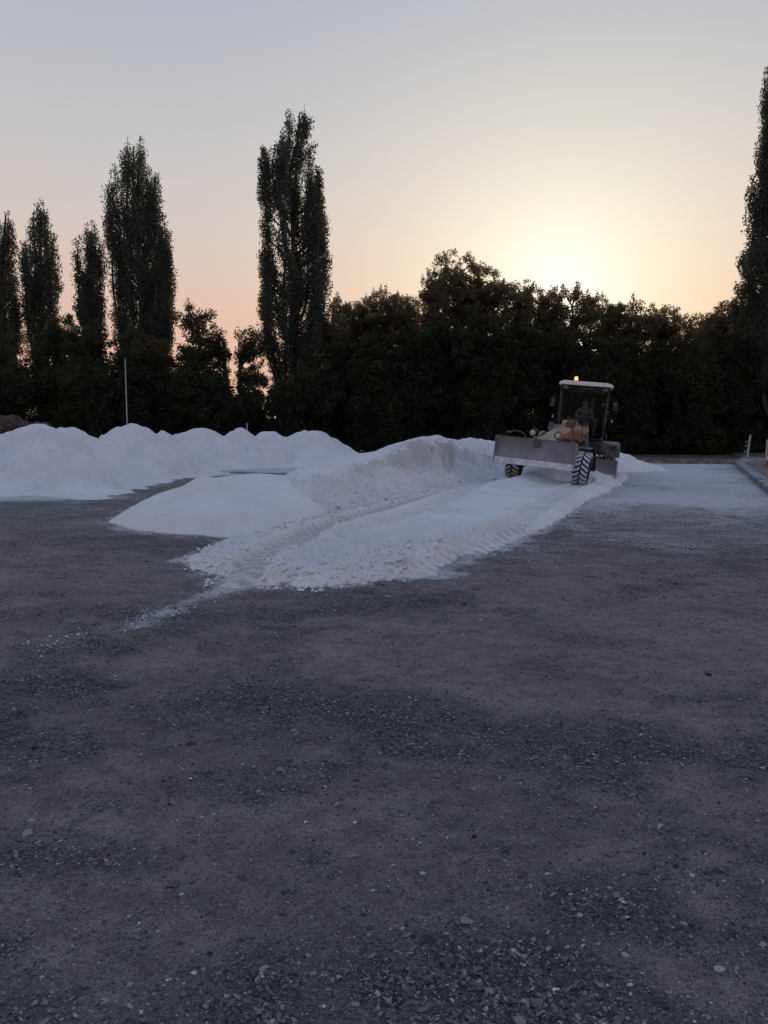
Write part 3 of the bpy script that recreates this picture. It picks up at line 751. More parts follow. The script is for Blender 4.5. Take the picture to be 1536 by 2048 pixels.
def poplar(prof, D, label, seed, leaf=0.108, nb=70, dens=1.0, zbot=2.0, gapiness=0.0):
    """prof: list of (y px, left px, right px) describing how wide the crown stands at each height"""
    rs = np.random.default_rng(seed)
    pts = []
    for y, a, b in prof:
        A, B = at(a, y, D), at(b, y, D); pts.append(((A.z), (A.x + B.x) / 2, (B.x - A.x) / 2))
    pts.sort(); Z = np.array([p[0] for p in pts]); CXs = np.array([p[1] for p in pts]); RW = np.array([p[2] for p in pts])
    xb = CXs[0]; H = Z[-1]
    root = empty("poplar_tree", (xb, D, 0)); tag(root, label, "tree", "tall columnar poplars")
    cxf = lambda z: np.interp(z, Z, CXs) - xb
    rwf = lambda z: np.maximum(np.interp(z, Z, RW) - .10, .15)
    zs = np.linspace(-0.3, H - 0.8, 14)
    paths = [(np.stack([cxf(np.maximum(zs, Z[0])) * np.clip(zs / 8, 0, 1), 0 * zs, zs], 1), np.interp(zs, [0, 1, H], [0.55, 0.42, 0.04]))]
    clumps = []
    zz_ = np.linspace(H, Z[0], 200); rr_ = rwf(zz_)
    nl = max(9, nb // 7); skip = rs.random() * 6
    for i in range(nl):        # upright leaders: long narrow columns ending in separate tips
        az = i * 2.399 + rs.random() * .5; q = math.sqrt((i + .4) / nl); rmax = RW.max() * 0.98
        rho = q * rmax
        ok_ = np.where(rr_ >= rho * abs(cos(az)) + 0.12)[0]
        ok2 = np.where(rr_ >= rho * .6)[0]
        zt = zz_[max(ok_[0] if len(ok_) else 60, (ok2[0] if len(ok2) else 60))] - (0 if i < 3 else rs.random() * 1.2)
        if i % 3 == 2: zt = Z[0] + (zt - Z[0]) * rs.uniform(.45, .9)
        z0 = max(1.5, Z[0] * rs.uniform(.35, .7)) if rs.random() < .75 else zt - rs.uniform(6, 11)
        ln = zt - z0
        k = 14; t = np.linspace(0, 1, k); zz = z0 + ln * t
        lim = np.maximum(rwf(zz) - .16, .05)
        rad = np.minimum(rho * np.minimum(1, .35 + (t / .35) ** .8 * .65), lim)
        xx = cxf(zz) + cos(az) * rad + 0.12 * np.sin(zz * .9 + i); yy = sin(az) * rad * .8
        paths.append((np.stack([xx, yy, zz], 1), np.linspace(0.13, 0.015, k)))
        for tt in np.arange(0.10, 1.0, 0.42 / ln):
            zc = z0 + ln * tt; dtip = zt - zc
            w = min(0.24 + 0.15 * dtip, rs.uniform(.36, .66))
            if rs.random() < 0.14 + gapiness or sin(zc * 1.3 + i * 2.1) > .82: continue
            clumps.append((np.interp(tt, t, xx) + rs.normal() * .10, np.interp(tt, t, yy) + rs.normal() * .10, zc, w, w * 1.5, 98 * dens * (w / .5) ** 2 + 8))
    for i in range(int(6 + nb * .16)):        # heavier side limbs that bulge out of the outline
        zt = Z[0] * .8 + (H - Z[0] * .8 - 2.0) * ((i + rs.random()) / (6 + nb * .16))
        az = (0 if rs.random() < .5 else pi) + rs.normal() * .6; rw = rwf(zt - 1.0)
        sz = rs.uniform(.5, .95) * min(1, rw / 1.6); bx, by = cxf(zt - 1) + cos(az) * (rw - sz * .45), sin(az) * (rw - sz * .5) * .8; hh = sz * rs.uniform(1.6, 2.6)
        z1 = zt - hh * 2
        paths.append((np.array([[cxf(max(z1 - 1.5, 1)), 0, max(z1 - 1.5, 1)], [bx * .8, by * .8, z1], [bx, by, zt]]), np.array([.09, .06, .02])))
        for q in range(7):
            tq = q / 6; ww = sz * (0.55 + .45 * math.sin(pi * min(1, tq * 1.05 + .05)))
            clumps.append((bx * (.86 + .14 * min(1, tq * 2)) + rs.normal() * .08, by + rs.normal() * .08, z1 + (zt - z1) * tq, ww * .8, ww * 1.0, 120 * dens * (ww / .5) ** 2 + 8))
    for i in range(int(nb * .45)):        # shorter ascending side branches: rounded lumps on the outline
        zt = Z[0] * .55 + 1.0 + (H - Z[0] * .55 - 1.8) * (rs.random() ** 0.95)
        az = rs.random() * 2 * pi; q = 0.35 + 0.65 * rs.random() ** 0.5
        rt = max(rwf(zt) * q - .25, .1)
        ln = rs.uniform(1.8, 4.2); z0 = max(zbot * .6, zt - ln)
        k = 7; t = np.linspace(0, 1, k)
        zz = z0 + (zt - z0) * t; rad = np.minimum(rt * (t ** 0.5), np.maximum(rwf(zz) - .1, .1))
        xx = cxf(zz) + np.cos(az) * rad; yy = np.sin(az) * rad
        paths.append((np.stack([xx, yy, zz], 1), np.linspace(0.07, 0.015, k)))
        for tt in np.arange(0.35, 1.01, 0.36 / ln):
            if rs.random() < 0.12 + gapiness: continue
            w = rs.uniform(.30, .52) * (1.15 - .45 * (tt > .92))
            clumps.append((np.interp(tt, t, xx) + rs.normal() * .10, np.interp(tt, t, yy) + rs.normal() * .10, np.interp(tt, t, zz) + .1, w, w * 1.25, 98 * dens * (w / .5) ** 2 + 8))
    limbs(paths, root); crown("crown", clumps, leaf, M_leaf_pop, root, rs, 0.8)
    return root

def broadleaf(px, py, hw, D, label, seed, leaf=0.19, ncl=None, mat=None, name="broadleaf_tree", zb=0.8, dens=1.0, group="trees along the far side of the yard", cat="tree", sparse=0.0, depth=0.9):
    rs = np.random.default_rng(seed)
    top = at(px, py, D); H = top.z; w = hw * D / FPX
    root = empty(name, (top.x, D, 0)); tag(root, label, cat, group)
    lobes = [(0, 0, H - w * 0.75, w * 0.72, w * 0.75)]
    z = H - w * 1.1
    while z > zb:
        for k in range(3):
            a = rs.random() * 2 * pi; q = w * rs.uniform(0.25, 0.62)
            rr = w * rs.uniform(0.42, 0.66)
            lobes.append((cos(a) * q, sin(a) * q * depth, max(zb + rr * .6, z + rs.normal() * .4), rr, rr * rs.uniform(0.75, 1.1)))
        z -= w * 0.62
    clumps = []; paths = []; nlf = 46 * (0.17 / leaf) ** 1.7
    zs = np.linspace(-0.3, H * 0.85, 9)
    tx = np.cumsum(rs.normal(size=9) * 0.12); tx -= tx[0]
    tr = 0.12 + 0.018 * H
    paths.append((np.stack([tx, tx * 0.5, zs], 1), np.linspace(tr, 0.04, 9)))
    for (lx, ly, lz, lr, lh) in lobes:
        z0 = max(0.6, lz - lr * 1.4); bx = np.interp(z0, zs, tx)
        k = 6; t = np.linspace(0, 1, k)
        paths.append((np.stack([bx + (lx - bx) * t ** 1.2, bx * .5 + (ly - bx * .5) * t ** 1.2, z0 + (lz - z0) * t], 1), np.linspace(tr * 0.5, 0.03, k)))
        cnt = int(36 * (lr / 1.3) ** 2) + 8
        for _ in range(cnt):
            d = rs.normal(size=3); d /= np.linalg.norm(d); q = 0.55 + 0.5 * rs.random() ** 0.7
            if rs.random() < sparse: continue
            cr = rs.uniform(0.22, 0.50)
            cxp, cyp, czp = lx + d[0] * lr * q, ly + d[1] * lr * q * depth, lz + d[2] * lh * q
            clumps.append((cxp, cyp, max(0.3, czp), cr, cr * 0.85, nlf * dens * (cr / 0.45) ** 1.6))
            if q > 0.85 and rs.random() < 0.5:
                paths.append((np.array([[lx, ly, lz], [lx + d[0] * lr * .5, ly + d[1] * lr * .5, lz + d[2] * lh * .45], [cxp, cyp, czp]]), np.array([.05, .035, .012])))
                # twig sprays that break the outline
                clumps.append((cxp + d[0] * .3, cyp + d[1] * .3, czp + abs(d[2]) * .42, 0.17, 0.40, nlf * .35 * dens))
    limbs(paths, root); crown("crown", clumps, leaf, mat or M_leaf_oak, root, rs, 0.3)
    return root

poplar([(408, 4, 16), (440, -8, 32), (500, -30, 40), (560, -36, 42), (620, -34, 44), (690, -25, 40), (760, -10, 25)], 62, "poplar cut by the left edge of the photo", 101, nb=55, zbot=3)
poplar([(398, 68, 92), (425, 56, 106), (480, 44, 118), (540, 40, 122), (600, 42, 122), (650, 50, 115), (720, 65, 100)], 62, "slim poplar second from the left edge, about the height of its left neighbour", 102, nb=60)
poplar([(440, 172, 192), (470, 154, 208), (530, 150, 214), (590, 146, 214), (640, 150, 210), (700, 165, 200)], 60, "shortest poplar, leaning against the left side of the second tallest one", 103, nb=45)
poplar([(270, 244, 290), (300, 232, 302), (350, 216, 318), (420, 206, 328), (500, 212, 342), (580, 218, 348), (650, 225, 345), (720, 240, 330)], 60, "second tallest poplar with ragged right side, behind the tall white pole", 104, nb=115, gapiness=.05)
poplar([(432, 318, 332), (470, 304, 344), (540, 300, 349), (610, 300, 348), (670, 305, 345), (730, 312, 335)], 59, "narrow poplar grown into the right side of the second tallest one", 105, nb=34)
poplar([(205, 586, 618), (235, 562, 634), (290, 545, 643), (318, 516, 645), (380, 509, 650), (460, 512, 660), (550, 514, 662), (620, 516, 655), (690, 525, 645), (760, 545, 625)], 60, "tallest poplar standing alone in the middle of the treeline", 106, nb=150, gapiness=.04)
poplar([(125, 1530, 1570), (165, 1518, 1585), (225, 1509, 1600), (262, 1520, 1605), (300, 1502, 1610), (340, 1503, 1612), (368, 1521, 1615), (392, 1487, 1618), (450, 1482, 1620), (475, 1503, 1622), (500, 1470, 1625), (530, 1460, 1625), (552, 1482, 1622), (575, 1503, 1620), (720, 1508, 1600)], 52, "tall poplar cut by the right edge of the photo", 107, nb=190)

TREES = [  # px, top y, half width, distance, sparse, label
 (15, 655, 62, 57, .1, "dark bushy tree under the two leftmost poplars at the left edge"),
 (125, 626, 36, 59, .25, "small round tree showing between the second and third poplars"),
 (180, 640, 46, 57, .1, "dark tree under the shortest poplar"),
 (280, 655, 75, 56, .05, "broad dark tree under the second tallest poplar"),
 (395, 603, 42, 56, .45, "open thin crowned tree with sky showing through, left of the gap in the treeline"),
 (432, 668, 24, 56, .5, "low thin tree leaning into the gap in the treeline from the left"),
 (502, 652, 36, 58, .55, "thin see-through tree between the gap and the tallest poplar"),
 (668, 612, 42, 62, .15, "tree touching the right side of the tallest poplar"),
 (705, 590, 46, 66, .15, "rounded tree first of the paler ones right of the tallest poplar"),
 (760, 580, 48, 66, .15, "rounded pale crowned tree left of the highest broadleaf tree"),
 (815, 590, 42, 65, .1, "tree tucked under the left shoulder of the highest broadleaf tree"),
 (905, 502, 58, 60, .22, "highest broadleaf tree, peaked crown left of the sunset glow"),
 (868, 560, 30, 59, .2, "small spiky crown on the left shoulder of the highest broadleaf tree"),
 (965, 527, 48, 61, .2, "second highest broadleaf tree sloping down toward the glow"),
 (1035, 560, 44, 60, .2, "tree directly below the brightest glow, left part"),
 (1090, 574, 40, 61, .2, "tree below the sunset glow with orange lit leaves"),
 (1145, 576, 42, 60, .2, "tree below the right part of the sunset glow above the grader cab"),
 (1205, 595, 42, 62, .2, "tree above and right of the grader cab"),
 (1265, 600, 44, 61, .2, "rounded tree right of the cab, second beyond the glow"),
 (1330, 616, 44, 62, .15, "lower tree in the dip of the skyline right of the glow"),
 (1395, 630, 44, 60, .15, "lowest skyline tree just left of the right hand tree group"),
 (1455, 600, 46, 56, .08, "dark tree rising toward the right edge poplar"),
 (1510, 560, 52, 54, .05, "dense dark tree at the foot of the right edge poplar"),
 (1590, 600, 60, 53, .05, "dark tree outside the right edge beyond the poplar"),
 (-70, 640, 60, 56, .1, "dark tree outside the left edge of the yard"),
]
for i, (px, py, hw, D, sp, lb) in enumerate(TREES):
    broadleaf(px, py, hw * (1.13 if sp < .3 else 1), D, lb, 200 + i, sparse=sp, dens=1.0 if sp < .3 else 0.75, leaf=0.105, mat=M_leaf_shaded if px < 560 else M_leaf_oak)
SHR = [(-60, 700, 60), (20, 715, 62), (95, 700, 58), (165, 705, 60), (240, 700, 60), (320, 690, 62), (390, 700, 50), (445, 752, 45), (505, 762, 48), (570, 752, 50), (630, 700, 55), (690, 665, 60), (760, 655, 62), (830, 640, 62),
       (900, 620, 64), (975, 625, 62), (1045, 640, 62), (1115, 650, 60), (1185, 660, 60), (1255, 668, 60), (1325, 675, 60), (1395, 680, 60), (1465, 660, 60), (1535, 650, 62), (1600, 660, 60)]
SHL = ["outside the left edge", "below the leftmost poplar", "below the second poplar from the left", "under the shortest poplar", "beside the tall white pole", "right of the tall white pole", "under the open crowned tree left of the gap",
       "lowest, closing the foot of the gap in the treeline", "low, below the see-through tree", "at the foot of the tallest poplar", "just right of the tallest poplar's trunk", "left of the pale rounded trees", "below the pale rounded trees",
       "left of the highest broadleaf tree", "in front of the highest broadleaf tree", "in front of the second highest broadleaf tree", "left of the grader cab", "directly behind the grader cab's left edge", "directly behind the grader cab's right edge",
       "first to the right of the grader", "second to the right of the grader", "behind the far earth bank, left of the fence post", "behind the insulator fence post", "at the right edge of the photo", "outside the right edge"]
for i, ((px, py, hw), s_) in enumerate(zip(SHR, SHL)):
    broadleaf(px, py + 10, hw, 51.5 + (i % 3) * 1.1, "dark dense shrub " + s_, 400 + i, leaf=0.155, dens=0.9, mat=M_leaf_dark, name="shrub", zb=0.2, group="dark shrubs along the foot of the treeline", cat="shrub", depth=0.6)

# ------------------------------------------------------------------ the grader
P_paint = mat_plain("salmon_machine_paint", (0.34, 0.125, 0.07), 0.6, 0, 0.3, 3, (0.30, 0.21, 0.17), 0.2, 2.5, 0.3)
P_pale = mat_plain("dusty_pale_paint", (0.27, 0.20, 0.145), 0.75, 0, 0.2, 4, (0.33, 0.28, 0.24), 0.3, 3, 0.2)
P_steel = mat_plain("worn_blade_steel", (0.185, 0.188, 0.212), 0.62, 0.12, 0.14, 1.5, (0.25, 0.25, 0.28), 0.4, 1.6, 0.3)
P_edge = mat_plain("dusty_cutting_edge", (0.40, 0.43, 0.50), 0.7, 0.1, 0.2, 6, (0.62, 0.63, 0.66), 0.5, 8)
P_dark = mat_plain("dark_greasy_metal", (0.022, 0.022, 0.025), 0.55, 0.2, 0.4, 6, (0.16, 0.16, 0.17), 0.25, 5)
P_grey = mat_plain("dusty_grey_metal", (0.09, 0.09, 0.095), 0.6, 0.2, 0.3, 6, (0.24, 0.24, 0.26), 0.3, 5)
P_rub = mat_plain("tyre_rubber", (0.018, 0.02, 0.026), 0.8, 0, 0.3, 9, (0.20, 0.20, 0.21), 0.12, 7, 0.2)
P_lug = mat_plain("dust_caked_tread", (0.50, 0.54, 0.60), 0.9, 0, 0.15, 14, (0.40, 0.41, 0.43), 0.3, 11, 0.1)
P_lugd = mat_plain("beige_caked_tread", (0.42, 0.37, 0.31), 0.95, 0, 0.25, 10, (0.16, 0.14, 0.12), 0.4, 9, 0.1)
P_white = mat_plain("white_roof_paint", (0.72, 0.72, 0.73), 0.45, 0, 0.08, 3)
P_seat = mat_plain("seat_fabric", (0.03, 0.03, 0.033), 0.8)
def mat_glass(name, c, amt):
    m, n, l, b = nodes(name); n.remove(b); o = n['Material Output']
    t = n.new('ShaderNodeBsdfTransparent'); t.inputs[0].default_value = (*c, 1)
    g_ = n.new('ShaderNodeBsdfGlossy'); g_.inputs['Roughness'].default_value = 0.06; g_.inputs['Color'].default_value = (0.55, .6, .62, 1)
    f = n.new('ShaderNodeFresnel'); f.inputs[0].default_value = amt
    x = n.new('ShaderNodeMixShader'); l.new(f.outputs[0], x.inputs[0]); l.new(t.outputs[0], x.inputs[1]); l.new(g_.outputs[0], x.inputs[2]); l.new(x.outputs[0], o.inputs['Surface'])
    return m
P_glass = mat_glass("tinted_cab_glass", (0.60, 0.66, 0.67), 1.18)
def mat_emit(name, c, st):
    m, n, l, b = nodes(name); b.inputs['Base Color'].default_value = (*c, 1); b.inputs['Emission Color'].default_value = (*c, 1); b.inputs['Emission Strength'].default_value = st
    return m
P_beacon = mat_emit("amber_beacon_light", (1.0, 0.22, 0.02), 3.0)
P_core = mat_emit("beacon_core", (1.0, 0.62, 0.22), 30)
P_lens = mat_plain("headlight_lens", (0.42, 0.44, 0.48), 0.35, 0.2, 0.25, 30)
P_dull = mat_plain("dusty_lamp_glass", (0.10, 0.10, 0.105), 0.5)
P_amber = mat_plain("amber_lens", (0.30, 0.15, 0.09), 0.5, 0, .2, 20, (.35, .3, .27), .5, 20)

YAW, ROLL = R(-27), R(5.5)
G = empty("motor_grader", (4.70, 22.25, 0.135), (0, ROLL, YAW))
tag(G, "salmon motor grader with white cab roof and raised steel front blade beside the sand bank", "motor grader")

def tyre_mb(r=0.51, w=0.37, lug=0.045, n=22):
    m = MB(); h = w / 2
    prof = [(r * .52, -h * .80), (r * .62, -h * 0.98), (r * .78, -h * 1.04), (r * .90, -h * .98), (r * .955, -h * .80), (r * .965, 0), (r * .955, h * .80), (r * .90, h * .98), (r * .78, h * 1.04), (r * .62, h * .98), (r * .52, h * .80)]
    m.lathe(prof, (0, 0, 0), 'X', 48, 0)
    for k in range(n):
        for sgn in (-1, 1):
            a0 = 2 * pi * (k + (0.5 if sgn > 0 else 0)) / n
            # slanted bar in three links, running from the middle to the shoulder and down the side
            st = [(0.02 * sgn, 0.00, 0.955, 1.012), (h * .50 * sgn, 0.10, 0.955, 1.008), (h * 0.98 * sgn, 0.20, 0.93, 0.985), (h * 1.07 * sgn, 0.235, 0.80, 0.84)]
            wv = 0.076
            V = []
            for (xo, da, ri, ro) in st:
                for rr, dd in ((ri, -1), (ro, -1), (ro, 1), (ri, 1)):
                    aa = a0 + da + dd * wv * (1.12 if rr == ri else 0.92); V.append((xo, r * rr * cos(aa), r * rr * sin(aa)))
            F = []
            for q in range(3):
                for e_ in range(4): F.append((q * 4 + e_, q * 4 + (e_ + 1) % 4, q * 4 + 4 + (e_ + 1) % 4, q * 4 + 4 + e_))
            F += [(0, 1, 2, 3), (15, 14, 13, 12)]
            m.add(V, F, 1)
    return m
def wheel(x, y, side, lean, mats, r=0.51, w=0.37, steer=0.0):
    hub = MB(); hub.lathe([(0.001, side * .10), (.09, side * .10), (.11, side * .07), (.13, side * .02), (.27, side * .04), (.27, side * -.02), (0.001, side * -.02)], (0, 0, 0), 'X', 24)
    for k in range(8):
        a = 2 * pi * k / 8; hub.tube([(side * .03, .18 * cos(a), .18 * sin(a)), (side * .07, .18 * cos(a), .18 * sin(a))], .016, 6)
    hb = hub.build("wheel", P_grey, G, smooth=True, loc=(x, y, r - .012), rot=(random.random() * 2, lean, steer))
    tyre_mb(r, w).build("tyre", mats, hb, smooth=False)
    rm = MB(); rm.lathe([(.27, -w * .36), (.29, -w * .44), (.275, -w * .30), (.25, -w * .15), (.25, w * .15), (.275, w * .30), (.29, w * .44), (.27, w * .36), (.25, w * .2)], (0, 0, 0), 'X', 36)
    rm.build("rim", P_pale, hb, smooth=True)
LE = R(5)
wheel(-0.98, 0, -1, LE, [P_rub, P_lugd], steer=R(6)); wheel(0.98, 0, 1, LE, [P_rub, P_lug], steer=R(6))
for yy in (4.65, 5.85):
    wheel(-1.06, yy, -1, 0, [P_rub, P_lugd]); wheel(1.06, yy, 1, 0, [P_rub, P_lugd])
# front axle
m = MB(); m.box((0, 0, .58), (1.5, .20, .20)); m.box((0, 0, .66), (.55, .30, .26)); m.tube([(-.8, .12, .62), (.8, .12, .62)], .03, 8)
for s_ in (-1, 1): m.box((s_ * .76, 0, .54), (.14, .20, .34)); m.tube([(s_ * .80, 0, .51), (s_ * .95, 0, .51)], .08, 12)
m.build("front_axle", P_dark, G, bevel=.015)
# gooseneck frame
m = MB(); prof = [(-.75, .92), (-.75, 1.16), (-.30, 1.24), (0.9, 1.46), (2.0, 1.70), (2.5, 1.70), (3.3, 1.45), (3.3, 1.0), (2.6, 1.22), (2.0, 1.28), (0.9, 1.06), (0.0, .86)]
m.prism(prof, -.19, .19); g1 = m.build("main_frame", P_paint, G, bevel=.02)
m = MB(); m.prism([(-.80, 1.165), (-.78, 1.20), (-.30, 1.28), (0.9, 1.50), (1.15, 1.555), (1.12, 1.51), (0.9, 1.463), (-.30, 1.242), (-.75, 1.165)], -.27, .27); m.box((0, -.82, 1.06), (.60, .05, .24)); m.build("nose_plate", P_pale, g1, bevel=.008)
m = MB(); m.lathe([(.001, .235), (.16, .235), (.19, .21), (.19, -.21), (.16, -.235), (.001, -.235)], (0, 2.05, 1.64), 'X', 24); m.box((0, 2.35, 1.69), (.40, .5, .12)); m.build("pivot_housing", P_paint, g1, bevel=.01)
for s_ in (-1, 1):      # lift saddle and cylinders
    m = MB(); m.prism([(1.75, 1.25), (1.70, 1.55), (1.82, 1.68), (2.05, 1.66), (2.12, 1.5), (2.05, 1.25)], s_ * .19, s_ * .42)
    m.lathe([(.001, .05), (.11, .05), (.13, .03), (.13, -.05), (.001, -.05)], (s_ * .50, 1.88, 1.56), 'Y', 16); m.box((s_ * .5, 1.95, 1.40), (.12, .10, .30))
    m.build("lift_saddle", P_pale if s_ > 0 else P_grey, G, bevel=.01)
    m = MB(); m.tube([(s_ * .54, 1.90, 1.70), (s_ * .60, 1.98, 1.05)], .06, 12); m.tube([(s_ * .54, 1.90, 1.73), (s_ * .54, 1.90, 1.65)], .078, 12); m.tube([(s_ * .60, 1.98, 1.07), (s_ * .68, 2.1, .62)], .03, 10)
    m.build("lift_cylinder", P_grey, G, smooth=True)
    m = MB(); m.tube([(s_ * .22, 2.3, 1.72), (s_ * .35, 2.15, 1.84), (s_ * .48, 1.98, 1.78), (s_ * .56, 1.96, 1.55)], .018, 8); m.tube([(s_ * .18, 2.4, 1.72), (s_ * .3, 2.2, 1.90), (s_ * .46, 2.04, 1.82), (s_ * .60, 2.02, 1.4)], .016, 8)
    m.build("hydraulic_hose", M_black, G, smooth=True)
m = MB()
for k, (xo, zo) in enumerate(((-.02, 1.80), (.05, 1.83), (.11, 1.81), (.17, 1.84))): m.tube([(xo, 1.5, zo - .28), (xo * 1.5, 1.9, zo), (xo * .8, 2.4, zo + .05), (xo, 3.2, zo - .20)], .022, 8)
m.build("hose_bundle", M_black, G, smooth=True)
# drawbar, circle, mouldboard
m = MB(); m.prism([(0.1, .60), (2.3, .80), (2.3, .68), (.1, .48)], -.10, .10)
for s_ in (-1, 1): m.tube([(0, .2, .56), (s_ * .55, 2.1, .76), (s_ * .55, 2.9, .78)], .06, 8)
m.build("drawbar", P_pale, G, bevel=.01)
m = MB(); m.lathe([(.50, -.05), (.62, -.05), (.62, .05), (.50, .05), (.50, -.05)], (0, 2.55, .70), 'Z', 36); m.build("turntable_circle", P_dark, G)
def blade_mb(hw, z0, z1, yc, depth, th=.03, n=10, mi=0):
    P = []
    for i in range(n + 1):
        t = i / n; zz = z0 + (z1 - z0) * t; P.append((yc - depth * ((2 * t - 1) ** 2), zz))
    Q = [(y + th, z) for y, z in P][::-1]
    m = MB(); m.prism(P + Q, -hw, hw, mi); return m
bl = blade_mb(1.46, .22, .72, 2.62, .13).build("mouldboard", P_steel, G, smooth=True)
m = MB(); m.box((0, 2.475, .19), (2.92, .022, .16), (R(-12), 0, 0)); m.build("cutting_edge", P_edge, bl, bevel=.003)
for s_ in (-1, 1): m = MB(); m.prism([(2.44, .12), (2.46, .73), (2.66, .68), (2.68, .22)], s_ * 1.462, s_ * 1.48); m.build("end_plate", P_steel, bl)
# front dozer blade
XB = -0.02
db = blade_mb(1.10, .66, 1.24, -1.42, .13).build("front_blade", P_steel, G, smooth=True); db.location.x = XB
m = MB(); m.box((0, -1.56, .60), (2.20, .028, .17), (R(-14), 0, 0))
for k in range(11): m.tube([(-1.0 + k * .2, -1.56, .625), (-1.0 + k * .2, -1.592, .618)], .016, 6)
m.build("cutting_edge", P_edge, db, bevel=.004)
m = MB(); m.box((0, -1.545, 1.252), (2.21, .05, .035)); m.build("top_lip", P_grey, db, bevel=.008)
for s_ in (-1, 1): m = MB(); m.prism([(-1.60, .54), (-1.575, 1.26), (-1.37, 1.20), (-1.37, .68)], s_ * 1.102, s_ * 1.122); m.build("end_plate", P_steel, db, bevel=.004)
m = MB(); m.box((0.03, -1.50, 1.13), (.20, .10, .17)); m.box((0.03, -1.56, 1.155), (.14, .04, .05)); m.box((.03, -1.545, 1.075), (.15, .05, .05)); m.build("blade_bracket", P_grey, db, bevel=.012)
m = MB()
for s_ in (-1, 1):
    m.box((s_ * .42, -1.05, .86), (.09, .70, .14), (R(6), 0, 0)); m.box((s_ * .42, -.70, .86), (.12, .16, .36))
    m.tube([(s_ * .3, -.72, 1.12), (s_ * .34, -1.36, .92)], .045, 10)
m.box((0, -.72, .80), (.96, .12, .14)); m.build("push_frame", P_dark, G, bevel=.01)
# headlights on brackets over the blade
for xh, yh, zh in ((-.30, -.86, 1.41), (.42, -.86, 1.39)):
    m = MB(); m.lathe([(.001, .10), (.06, .09), (.095, .03), (.105, -.04), (.105, -.06), (.088, -.06), (.088, -.035)], (0, 0, 0), 'Y', 20)
    m.tube([(0, .02, -.10), (0, .04, -.22), (xh * -.35, .06, -.30)], .016, 8); hl = m.build("headlight", M_black, G, smooth=True, loc=(xh, yh, zh))
    m = MB(); m.lathe([(.088, -.040), (.07, -.052), (.04, -.058), (.001, -.060)], (0, 0, 0), 'Y', 20); m.build("lens", P_lens, hl, smooth=True)
    m = MB(); m.tube([(0.0 + .15 * sin(a), .02, .15 * cos(a) - .02) for a in np.linspace(-.3, 2.6, 9)], .011, 6); m.build("lamp_guard", P_grey, hl, smooth=True)
m = MB(); m.tube([(-.98, -.80, 1.36), (-.86, -.84, 1.42), (-.66, -.85, 1.40), (-.54, -.85, 1.34), (-.50, -.84, 1.22), (-.3, -.80, 1.16)], .014, 8); m.box((-1.02, -.80, 1.37), (.10, .02, .05)); m.build("side_marker_arm", P_grey, G, smooth=True)
m = MB(); m.tube([(-.30, -.3, 1.20), (-.42, .1, 1.30), (-.40, .5, 1.44), (-.33, .6, 1.40)], .03, 8); m.box((-.42, .2, 1.25), (.32, .22, .05)); m.box((-.45, .55, 1.30), (.10, .12, .25), (0.3, 0, 0)); m.build("steering_linkage", P_pale, G, bevel=.006)
m = MB(); m.lathe([(.30, -.04), (.34, -.04), (.34, .04), (.30, .04), (.001, .03)], (.55, -.35, 1.0), 'Y', 24); m.build("front_weight", P_grey, G, bevel=.01)
# front mudguards
for s_ in (-1, 1):
    P = [(0.62 * cos(a) + .02, .51 + .62 * sin(a)) for a in np.linspace(R(112), R(-8), 12)]; Q = [(0.60 * cos(a) + .02, .51 + .60 * sin(a)) for a in np.linspace(R(-8), R(112), 12)]
    m = MB(); m.prism(P + Q, s_ * .84, s_ * 1.22); o = m.build("mudguard", P_dark, G, smooth=True)
# cab
CYB, CYF, HWC = 4.80, 3.25, 0.72
m = MB(); m.prism([(CYF, .80), (CYF, 1.25), (CYB, 1.25), (CYB, .80)], -.66, .66); m.box((0, 3.1, 1.0), (.9, .5, .35)); m.build("cab_floor", P_dark, G, bevel=.02)
m = MB()
for s_ in (-1, 1):
    m.tube([(s_ * .68, CYF - .02, 1.22), (s_ * HWC, CYF - .10, 1.75), (s_ * .74, CYF, 2.92)], .042, 6); m.tube([(s_ * .70, CYB, 1.22), (s_ * .73, CYB, 2.92)], .045, 6)
    m.tube([(s_ * .73, 4.1, 1.22), (s_ * .735, 4.1, 2.92)], .03, 6); m.tube([(s_ * .735, CYF, 2.90), (s_ * .735, CYB, 2.90)], .04, 6)
m.tube([(-.70, CYF - .05, 1.28), (.70, CYF - .05, 1.28)], .035, 6); m.tube([(-.74, CYF, 2.88), (.74, CYF, 2.88)], .045, 6); m.tube([(-.74, CYB, 2.88), (.74, CYB, 2.88)], .045, 6)
m.box((0, CYF + .04, 2.80), (1.42, .05, .12)); m.tube([(-.30, CYF - .08, 1.30), (-.30, CYF - .08, 1.9)], .018, 6); cabf = m.build("cab_frame", P_dark, G)
m = MB(); m.add([(-.70, CYF - .02, 1.25), (.70, CYF - .02, 1.25), (.715, CYF - .085, 1.75), (-.715, CYF - .085, 1.75), (.73, CYF + .0, 2.84), (-.73, CYF + .0, 2.84)], [(0, 1, 2, 3), (3, 2, 4, 5)]); m.build("windscreen", P_glass, G)
for s_ in (-1, 1): m = MB(); m.add([(s_ * .69, CYF, 1.25), (s_ * .69, CYB, 1.25), (s_ * .735, CYB, 2.86), (s_ * .735, CYF, 2.86)], [(0, 1, 2, 3)]); m.build("side_window", P_glass, G)
m = MB(); m.add([(-.68, CYB + .01, 1.6), (.68, CYB + .01, 1.6), (.72, CYB + .01, 2.86), (-.72, CYB + .01, 2.86)], [(0, 1, 2, 3)]); m.box((0, CYB + .02, 1.4), (1.36, .03, .4)); m.build("rear_window", P_glass, G)
m = MB(); m.prism([(-.86, 2.955), (-.80, 3.05), (-.66, 3.085), (.66, 3.085), (.80, 3.05), (.88, 2.955)], CYF - .18, CYB + .12, axis='Y')
rf = m.build("cab_roof", P_white, G, bevel=.018); 
